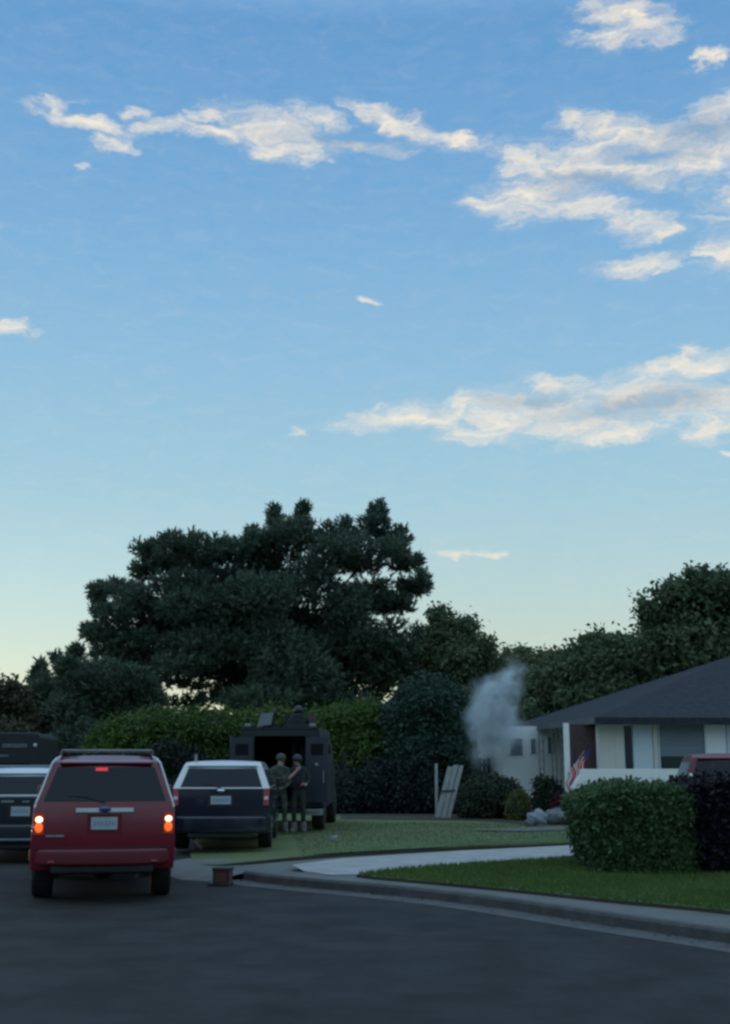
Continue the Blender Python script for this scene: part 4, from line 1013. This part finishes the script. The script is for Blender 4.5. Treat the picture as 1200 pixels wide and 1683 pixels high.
mb = MB(); mb.box(-1.02, 1.02, 3.0, 3.05, .7, 2.4); mb.box(-1.0, 1.0, .1, 3.0, .66, .72); mb.build('interior', M_armd, arm)
for s, an in ((-1, 158), (1, 165)):
    hinge = empty('rear_door', (s * .66, -.02, 0), 0); hinge.parent = arm; hinge.rotation_euler = (0, 0, (R(180 - an) if s < 0 else -R(180 - an)))
    x0, x1 = (s * .02, s * .60); xa, xb = min(x0, x1), max(x0, x1)
    mb = MB(); wx0, wx1 = xa + .12, xb - .12; z0, z1, wz0, wz1 = .72, 2.34, 1.88, 2.17
    mb.box(xa, wx0, -.05, 0, z0, z1); mb.box(wx1, xb, -.05, 0, z0, z1); mb.box(wx0, wx1, -.05, 0, z0, wz0); mb.box(wx0, wx1, -.05, 0, wz1, z1)
    mb.build('door_panel', mat('armour_door', (.016, .022, .034), .55, (.022, .029, .042), nscale=4), hinge)
    mb = MB(); mb.box(wx0, wx1, -.04, -.01, wz0, wz1); mb.build('door_window', M_glass, hinge)
    mb = MB(); mb.tube([(xb - .1 if s > 0 else xa + .1, -.07, 1.2), (xb - .1 if s > 0 else xa + .1, -.07, 1.5)], .015, 6); mb.ell(((xa + xb) / 2, -.06, 1.65), (.05, .02, .05), 10, 8); mb.build('door_handle', M_armp, hinge)
mb = MB(); mb.box(-.95, .62, -.32, 0, .46, .56); mb.build('rear_step', M_plast, arm, bev=.01)
mb = MB(); mb.box(.64, 1.04, -.345, -.321, .50, .565); mb.box(.64, 1.1, -.32, 0, .42, .56); mb.build('bumper_strip', M_armp, arm)
mb = MB(); mb.box(-.95, .95, .3, 5.4, .50, .66); mb.tube([(-.9, .8, .5), (.9, .8, .5)], .08, 10); mb.build('chassis', M_plast, arm)
for s in (-1, 1):
    for cy in (.80, 4.7):
        wh = empty('wheel', (s * .93, cy, .50)); wh.parent = arm
        mb = MB(); mb.tube([(q, 0, 0) for q in (-.16, -.15, -.1, .1, .15, .16)], [.36, .47, .50, .50, .47, .36], 28); mb.build('tyre', M_rub, wh)
        mb = MB(); mb.tube([(s * .1, 0, 0), (s * .165, 0, 0)], [.34, .28], 20); mb.build('rim', M_plast, wh)
    mb = MB(); mb.box(*sorted((s * 1.02, s * 1.16)), .22, 1.38, 1.03, 1.10); mb.build('fender', M_arm, arm, bev=.01)
    mb = MB(); mb.box(s * .82 - .08, s * .82 + .08, -.03, .08, 2.60, 2.68); mb.build('marker_lamp', M_armp, arm, bev=.015)
    mb = MB(); mb.tube([(s * 1.12, 4.0, 1.6), (s * 1.35, 3.95, 1.75)], .02, 6); mb.box(s * 1.38 - .07, s * 1.38 + .07, 3.9, 3.96, 1.6, 2.0); mb.build('side_mirror', M_plast, arm)
    for yy in (1.0, 2.2):
        mb = MB(); mb.prism([(s * 1.075, yy, 1.95), (s * 1.075, yy + .5, 1.95), (s * 1.04, yy + .5, 2.2), (s * 1.04, yy, 2.2)], (s * .02, 0, 0)); mb.build('side_window', M_glass, arm)
# roof turret and hatch
mb = MB(); mb.tube([(.36, 1.0, 2.58), (.36, 1.0, 2.70)], .45, 20); mb.build('turret_ring', M_arm, arm)
for (x0, y0, x1, y1) in ((-.02, 1.28, .14, 1.42), (.56, 1.42, .755, 1.24), (.76, 1.24, .84, .9)):
    mb = MB(); mb.prism([(x0, y0, 2.66), (x1, y1, 2.66), (x1, y1, 2.98), (x0, y0, 3.0)], (0, .03, 0)); mb.build('turret_shield', M_arm, arm)
mb = MB(); mb.prism([(-.66, .55, 2.62), (-.30, .55, 2.66), (-.26, .8, 3.0), (-.60, .8, 2.96)], (0, .04, .0)); mb.build('hatch_lid', mat('hatch_grey', (.06, .07, .08), .6, (.08, .09, .10), nscale=6), arm, bev=.01)
mb = MB(); mb.tube([(-.30, .9, 2.58), (-.28, .9, 2.95)], .055, 10); mb.ell((-.28, .9, 3.0), (.09, .09, .10), 12, 8); mb.box(-.52, -.12, .8, 1.15, 2.58, 2.72); mb.build('search_light', M_plast, arm)

# dark truck far left
dt = empty('dark_truck', (at(-10, 1257, 31).x, 31, 0), R(8)); tag(dt, 'tall dark truck at the left edge behind the police car, pale lettering on its back', 'truck')
hw = 1.12
zt_ = at(20, 1204, 31).z
mb = MB(); mb.prism([(-hw, 0, .75), (hw, 0, .75), (hw, 0, zt_ - .12), (hw - .08, 0, zt_), (-hw + .08, 0, zt_), (-hw, 0, zt_ - .12)], (0, 4.2, 0)); mb.build('body', mat('dark_navy_paint', (.004, .008, .013), .55, (.006, .011, .017), nscale=3, coat=.1), dt, bev=.03)
mb = MB(); mb.prism([(-.95, 4.2, .75), (-.95, 4.2, 2.1), (-.95, 4.9, 1.95), (-.95, 5.4, 1.3), (-.95, 6.1, 1.2), (-.95, 6.2, .75)], (1.9, 0, 0)); mb.build('cab', MATS['dark_navy_paint'], dt, bev=.03)
mb = MB(); mb.box(.18, .78, -.014, -.002, zt_ - .37, zt_ - .27)
mb.build('sign_strip', mat('faded_sign_grey', (.06, .08, .10), .6, (.12, .14, .16), nscale=18, detail=2), dt)
mb = MB(); mb.box(-.02, .34, -.014, -.002, zt_ - .60, zt_ - .54); mb.build('sign_strip', MATS['faded_sign_grey'], dt)
for xx in (.02, .98):
    mb = MB(); mb.ell((xx, -.02, zt_ - .31), (.05, .02, .05), 12, 8); mb.build('marker_lamp', mat('marker_lens', (.4, .42, .42), .3, (.5, .52, .5), nscale=9), dt)
mb = MB(); mb.box(-.86, .86, -.012, -.002, 1.15, zt_ - .75); mb.build('rear_window', M_glass, dt)
mb = MB(); mb.box(-1.1, 1.1, -.15, -.001, .55, .72); mb.build('rear_bumper', M_plast, dt, bev=.02)
for s in (-1, 1):
    for cy in (1.1, 5.1):
        wh = empty('wheel', (s * .9, cy, .45)); wh.parent = dt
        mb = MB(); mb.tube([(q, 0, 0) for q in (-.14, -.12, .12, .14)], [.36, .45, .45, .36], 24); mb.build('tyre', M_rub, wh)
        mb = MB(); mb.tube([(s * .1, 0, 0), (s * .15, 0, 0)], [.26, .22], 18); mb.build('rim', M_rim, wh)

# ------------------------------------------------------------------ people
def skin_mesh(name, joints, edges, rad, parent, mats, matfn=None, sub=2, rootv=0):
    me = bpy.data.meshes.new(name); me.from_pydata([tuple(j) for j in joints], edges, []); me.update()
    o = bpy.data.objects.new(name, me); col.objects.link(o)
    s = o.modifiers.new('skin', 'SKIN'); s.use_smooth_shade = True
    sub_ = o.modifiers.new('sub', 'SUBSURF'); sub_.levels = sub; sub_.render_levels = sub
    for i, v in enumerate(me.skin_vertices[0].data):
        r = rad[i]; v.radius = r if isinstance(r, tuple) else (r, r); v.use_root = (i == rootv)
    dg = bpy.context.evaluated_depsgraph_get(); dg.update()
    m2 = bpy.data.meshes.new_from_object(o.evaluated_get(dg)); bpy.data.objects.remove(o); m2.name = name
    m2.materials.clear(); ob = link(name, m2, mats, parent, True)
    if matfn:
        for p in m2.polygons: p.material_index = matfn(p.center)
    return ob
def person(root, pose, mats, matfn, helm=None, vest=None, boots=True, vw=.19):
    """pose: dict of joints; x right, y away from the viewer, z up, feet at 0"""
    J = ['pelvis', 'waist', 'chest', 'neck', 'head', 'crown', 'lsh', 'lel', 'lwr', 'lhand', 'rsh', 'rel', 'rwr', 'rhand', 'lhip', 'lkn', 'lank', 'ltoe', 'rhip', 'rkn', 'rank', 'rtoe']
    Rd = dict(pelvis=(.15, .115), waist=(.14, .105), chest=(.165, .12), neck=.058, head=(.078, .092), crown=(.065, .075), lsh=.075, lel=.052, lwr=.034, lhand=(.042, .022), rsh=.075, rel=.052, rwr=.034, rhand=(.042, .022),
              lhip=.098, lkn=.070, lank=.05, ltoe=.045, rhip=.098, rkn=.070, rank=.05, rtoe=.045)
    E = [('pelvis', 'waist'), ('waist', 'chest'), ('chest', 'neck'), ('neck', 'head'), ('head', 'crown'), ('chest', 'lsh'), ('lsh', 'lel'), ('lel', 'lwr'), ('lwr', 'lhand'), ('chest', 'rsh'), ('rsh', 'rel'), ('rel', 'rwr'), ('rwr', 'rhand'),
         ('pelvis', 'lhip'), ('lhip', 'lkn'), ('lkn', 'lank'), ('lank', 'ltoe'), ('pelvis', 'rhip'), ('rhip', 'rkn'), ('rkn', 'rank'), ('rank', 'rtoe')]
    js = [Vector(pose[j]) for j in J]; ed = [(J.index(a), J.index(b_)) for a, b_ in E]; rd = [Rd[j] for j in J]
    for h, wv in (('lhand', 'lwr'), ('rhand', 'rwr')):            # fingers and thumb
        hv = Vector(pose[h]); d = (hv - Vector(pose[wv])).normalized(); sd_ = d.orthogonal().normalized(); up = d.cross(sd_)
        hi = J.index(h)
        for k, (o_, ln) in enumerate(((-.033, .062), (-.011, .074), (.011, .070), (.033, .055))):
            i = len(js); js += [hv + d * .035 + sd_ * o_, hv + d * (.035 + ln * .55) + sd_ * o_ * 1.1 + up * .008, hv + d * (.035 + ln) + sd_ * o_ * 1.1 + up * .025]; rd += [.0105, .0095, .008]
            ed += [(hi, i), (i, i + 1), (i + 1, i + 2)]
        i = len(js); js += [hv - sd_ * .048 + d * .0, hv - sd_ * .066 + d * .04 + up * .012]; rd += [.012, .0095]; ed += [(hi, i), (i, i + 1)]
    body = skin_mesh('body', js, ed, rd, root, mats, matfn)
    hd = Vector(pose['head']); fd = Vector(pose.get('face', (0, -1, 0))).normalized()
    mb = MB(); rt = fd.cross(Vector((0, 0, 1))).normalized()
    mb.ell(hd + fd * .098 + Vector((0, 0, -.0)), (.016, .02, .026), 8, 6); mb.ell(hd + fd * .088 + Vector((0, 0, -.05)), (.028, .012, .009), 8, 6)
    for s in (-1, 1): mb.ell(hd + rt * .085 * s, (.014, .02, .032), 8, 6)
    fo = mb.build('face_features', M_skin, body, smooth=True)
    mb = MB()
    for s in (-1, 1): mb.ell(hd + fd * .086 + rt * .032 * s + Vector((0, 0, .03)), (.013, .010, .008), 8, 6)
    mb.build('eyes', mat('eye_dark', (.02, .02, .02), .3), body, smooth=True)
    if helm:
        mb = MB(); c = hd + Vector((0, 0, .055)); mb.ell(c, (.125, .14, .125), 18, 12)
        for v in list(mb.bm.verts):
            if v.co.z < c.z - .03: v.co.z = c.z - .03 + (v.co.z - c.z + .03) * .25
        for s in (-1, 1): mb.ell(hd + rt * .10 * s, (.03, .035, .045), 8, 6)
        mb.build('helmet', helm, root, smooth=True)
    if vest:
        c = Vector(pose['chest']); wv = Vector(pose['waist']); mb = MB()
        mb.prism([(c.x - vw, 0, 0), (c.x + vw, 0, 0), (c.x + vw, 0, .42), (c.x + .10, 0, .50), (c.x - .10, 0, .50), (c.x - vw, 0, .42)], (0, .32, 0))
        for v in mb.bm.verts: v.co.y += (c.y + wv.y) / 2 - .16; v.co.z += wv.z - .06
        vo = mb.build('vest', vest, root, bev=.05, seg=3)
        mb = MB()
        for k in range(3): mb.box(c.x - .15 + k * .11, c.x - .06 + k * .11, c.y - .215, c.y - .15, wv.z + .02, wv.z + .16)
        mb.build('pouches', vest, vo, bev=.012)
        mb = MB(); mb.box(c.x - .17, c.x + .17, c.y - .145, c.y + .15, pose['pelvis'][2] + .05, pose['pelvis'][2] + .10); mb.build('belt', M_dkcl, root, bev=.02)
    if boots:
        for sd_n in ('l', 'r'):
            a = Vector(pose[sd_n + 'ank']); t = Vector(pose[sd_n + 'toe']); dd = (t - a); dd.z = 0; dd.normalize(); pr = Vector((-dd.y, dd.x, 0)); mb = MB()
            mb.prism([Vector((a.x, a.y, .003)) + pr * .052 - dd * .085, Vector((a.x, a.y, .003)) + pr * .055 + dd * .16, Vector((a.x, a.y, .003)) + dd * .21, Vector((a.x, a.y, .003)) - pr * .055 + dd * .16, Vector((a.x, a.y, .003)) - pr * .052 - dd * .085], (0, 0, .10))
            mb.tube([(a.x, a.y, .06), (a.x, a.y, .25)], [.075, .072], 12); mb.build('boot', boots if boots is not True else M_boot, root, bev=.02)
gA = gnd(459, 1368.5, .15)
PA = empty('person', (gA.x, gA.y, .15)); tag(PA, 'officer in camouflage and helmet standing at the rear of the armoured truck, elbow out', 'person')
poseA = dict(pelvis=(0, 0, .98), waist=(-.01, 0, 1.14), chest=(-.01, 0, 1.38), neck=(.01, -.01, 1.56), head=(.02, -.02, 1.69), crown=(.02, -.01, 1.80), face=(.8, .6, 0),
  lsh=(-.20, .01, 1.46), lel=(-.32, .02, 1.20), lwr=(-.22, -.12, 1.03), lhand=(-.16, -.15, .97), rsh=(.19, .0, 1.46), rel=(.25, -.06, 1.18), rwr=(.13, -.24, 1.05), rhand=(.07, -.28, 1.04),
  lhip=(-.10, 0, .90), lkn=(-.13, -.02, .50), lank=(-.14, .02, .10), ltoe=(-.12, -.14, .05), rhip=(.10, 0, .90), rkn=(.12, -.03, .50), rank=(.13, .0, .10), rtoe=(.17, -.14, .05))
def mfA(c):
    if c.z > 1.60: return 1
    if c.y < -.24 and c.z > 1.1: return 1
    if abs(c.x + .17) < .09 and c.y < -.125 and c.z < 1.03 and c.z > .85: return 1
    return 0
PA.scale = PB_scale = (.96, .96, .955)
person(PA, poseA, [M_camo, M_skin], mfA, M_helm, M_camo, True, .235)
gB = gnd(489, 1368, .15)
PB_ = empty('person', (gB.x, gB.y, .15)); tag(PB_, 'officer in dark shirt and green trousers raising a bare forearm, right of the camouflaged one', 'person')
poseB = dict(pelvis=(.02, 0, .98), waist=(.01, 0, 1.14), chest=(.0, 0, 1.38), neck=(-.01, -.01, 1.54), head=(-.02, -.03, 1.67), crown=(-.02, -.01, 1.78), face=(-.7, -.6, 0),
  lsh=(-.19, -.02, 1.45), lel=(-.26, -.20, 1.22), lwr=(-.06, -.30, 1.40), lhand=(.0, -.32, 1.47), rsh=(.19, .0, 1.45), rel=(.27, -.05, 1.20), rwr=(.20, -.24, 1.12), rhand=(.15, -.30, 1.13),
  lhip=(-.08, 0, .90), lkn=(-.09, -.03, .50), lank=(-.08, .02, .10), ltoe=(-.14, -.14, .05), rhip=(.11, 0, .90), rkn=(.13, -.02, .50), rank=(.14, .02, .10), rtoe=(.17, -.14, .05))
def mfB(c):
    if c.z > 1.585: return 1
    el_, wr_ = Vector(poseB['lel']), Vector(poseB['lwr']); d = (wr_ - el_); t = (Vector(c) - el_).dot(d) / d.length_squared
    if t > .12 and (Vector(c) - el_ - d * min(max(t, 0), 1.6)).length < .08 and c.y < -.2: return 1
    if c.y < -.24 and .95 < c.z < 1.19: return 1
    return 2 if c.z < .98 else 0
PB_.scale = PB_scale
person(PB_, poseB, [M_dkcl, M_skin, M_grcl], mfB, M_blkhelm, M_dkcl, True)
# gunner standing in the turret
bpy.context.view_layer.update(); gt_l = arm.matrix_world @ Vector((.36, .95, 1.28))
PC = empty('person', (gt_l.x, gt_l.y, gt_l.z)); tag(PC, 'black clad figure with helmet standing in the roof hatch of the armoured truck', 'person')
poseC = dict(poseB); poseC.update(lsh=(-.20, .05, 1.40), lel=(-.26, .25, 1.22), lwr=(-.12, .42, 1.30), lhand=(-.08, .48, 1.32), rel=(.27, .2, 1.22), rwr=(.12, .40, 1.30), rhand=(.07, .46, 1.32), face=(0, 1, 0), neck=(0, .02, 1.50), head=(0, .04, 1.60), crown=(0, .04, 1.70))
person(PC, poseC, [M_dkcl, M_skin, M_dkcl], lambda c: 1 if 1.54 < c.z < 1.68 and c.y > .05 else 0, M_blkhelm, M_dkcl, M_plast)

# ------------------------------------------------------------------ smoke
YS = 38.5
cs = at(815, 1175, YS); sp = ppm(YS)
def smoke(name, blobs, label):
    root_c = cs
    bm = bmesh.new(); bmesh.ops.create_icosphere(bm, subdivisions=3, radius=1)
    ext = Vector((100 / sp, 1.6, 125 / sp))
    for v in bm.verts: v.co = Vector((v.co.x * ext.x, v.co.y * ext.y, v.co.z * ext.z))
    me = bpy.data.meshes.new(name); bm.to_mesh(me); bm.free()
    m = bpy.data.materials.new('smoke_volume'); m.use_nodes = True; t = m.node_tree
    for n_ in list(t.nodes): t.nodes.remove(n_)
    o_ = t.nodes.new('ShaderNodeOutputMaterial'); pv = t.nodes.new('ShaderNodeVolumePrincipled'); t.links.new(pv.outputs[0], o_.inputs['Volume'])
    pv.inputs['Color'].default_value = (.84, .95, 1.0, 1); pv.inputs['Anisotropy'].default_value = .0
    c_ = t.nodes.new('ShaderNodeTexCoord')
    n1 = t.nodes.new('ShaderNodeTexNoise'); n1.inputs['Scale'].default_value = 1.1; n1.inputs['Detail'].default_value = 4; t.links.new(c_.outputs['Object'], n1.inputs['Vector'])
    sb = t.nodes.new('ShaderNodeVectorMath'); sb.operation = 'SUBTRACT'; sb.inputs[1].default_value = (.5, .5, .5); t.links.new(n1.outputs['Color'], sb.inputs[0])
    ml = t.nodes.new('ShaderNodeVectorMath'); ml.operation = 'SCALE'; ml.inputs['Scale'].default_value = 1.0; t.links.new(sb.outputs[0], ml.inputs[0])
    ad = t.nodes.new('ShaderNodeVectorMath'); t.links.new(ml.outputs[0], ad.inputs[0]); t.links.new(c_.outputs['Object'], ad.inputs[1])
    last = None
    for (x, y, rx, ry, k) in blobs:
        p = at(x, y, YS) - cs
        mp = t.nodes.new('ShaderNodeMapping'); mp.vector_type = 'TEXTURE'; mp.inputs['Location'].default_value = (p.x, 0, p.z)
        mp.inputs['Scale'].default_value = (rx / sp * 1.7, rx / sp * 1.5, ry / sp * 1.7); t.links.new(ad.outputs[0], mp.inputs[0])
        g = t.nodes.new('ShaderNodeTexGradient'); g.gradient_type = 'SPHERICAL'; t.links.new(mp.outputs[0], g.inputs[0])
        pw_ = t.nodes.new('ShaderNodeMath'); pw_.operation = 'POWER'; pw_.inputs[1].default_value = 1.8; t.links.new(g.outputs['Fac'], pw_.inputs[0])
        q = t.nodes.new('ShaderNodeMath'); q.operation = 'MULTIPLY'; q.inputs[1].default_value = k; t.links.new(pw_.outputs[0], q.inputs[0])
        if last is None: last = q.outputs[0]
        else:
            x_ = t.nodes.new('ShaderNodeMath'); x_.operation = 'ADD'; t.links.new(last, x_.inputs[0]); t.links.new(q.outputs[0], x_.inputs[1]); last = x_.outputs[0]
    n2 = t.nodes.new('ShaderNodeTexNoise'); n2.inputs['Scale'].default_value = 2.6; n2.inputs['Detail'].default_value = 5; t.links.new(ad.outputs[0], n2.inputs['Vector'])
    r2 = t.nodes.new('ShaderNodeMapRange'); r2.inputs[1].default_value = .35; r2.inputs[2].default_value = .65; r2.inputs[3].default_value = .15; r2.inputs[4].default_value = 1.5; t.links.new(n2.outputs['Fac'], r2.inputs[0])
    f_ = t.nodes.new('ShaderNodeMath'); f_.operation = 'MULTIPLY'; t.links.new(last, f_.inputs[0]); t.links.new(r2.outputs[0], f_.inputs[1])
    f2 = t.nodes.new('ShaderNodeMath'); f2.operation = 'MULTIPLY'; f2.inputs[1].default_value = 4.2; t.links.new(f_.outputs[0], f2.inputs[0])
    t.links.new(f2.outputs[0], pv.inputs['Density'])
    o = link(name, me, m); o.location = cs; tag(o, label, 'smoke', kind='stuff'); return o
smoke('smoke', [(844, 1104, 16, 20, .7), (834, 1128, 20, 26, 1.1), (808, 1142, 25, 28, 1.1), (806, 1174, 29, 34, 2.2), (814, 1206, 24, 28, 1.5), (836, 1165, 16, 40, 1.0), (800, 1238, 30, 20, .25), (846, 1204, 26, 16, .4)], 'pale blue white smoke plume rising at the left end of the house')
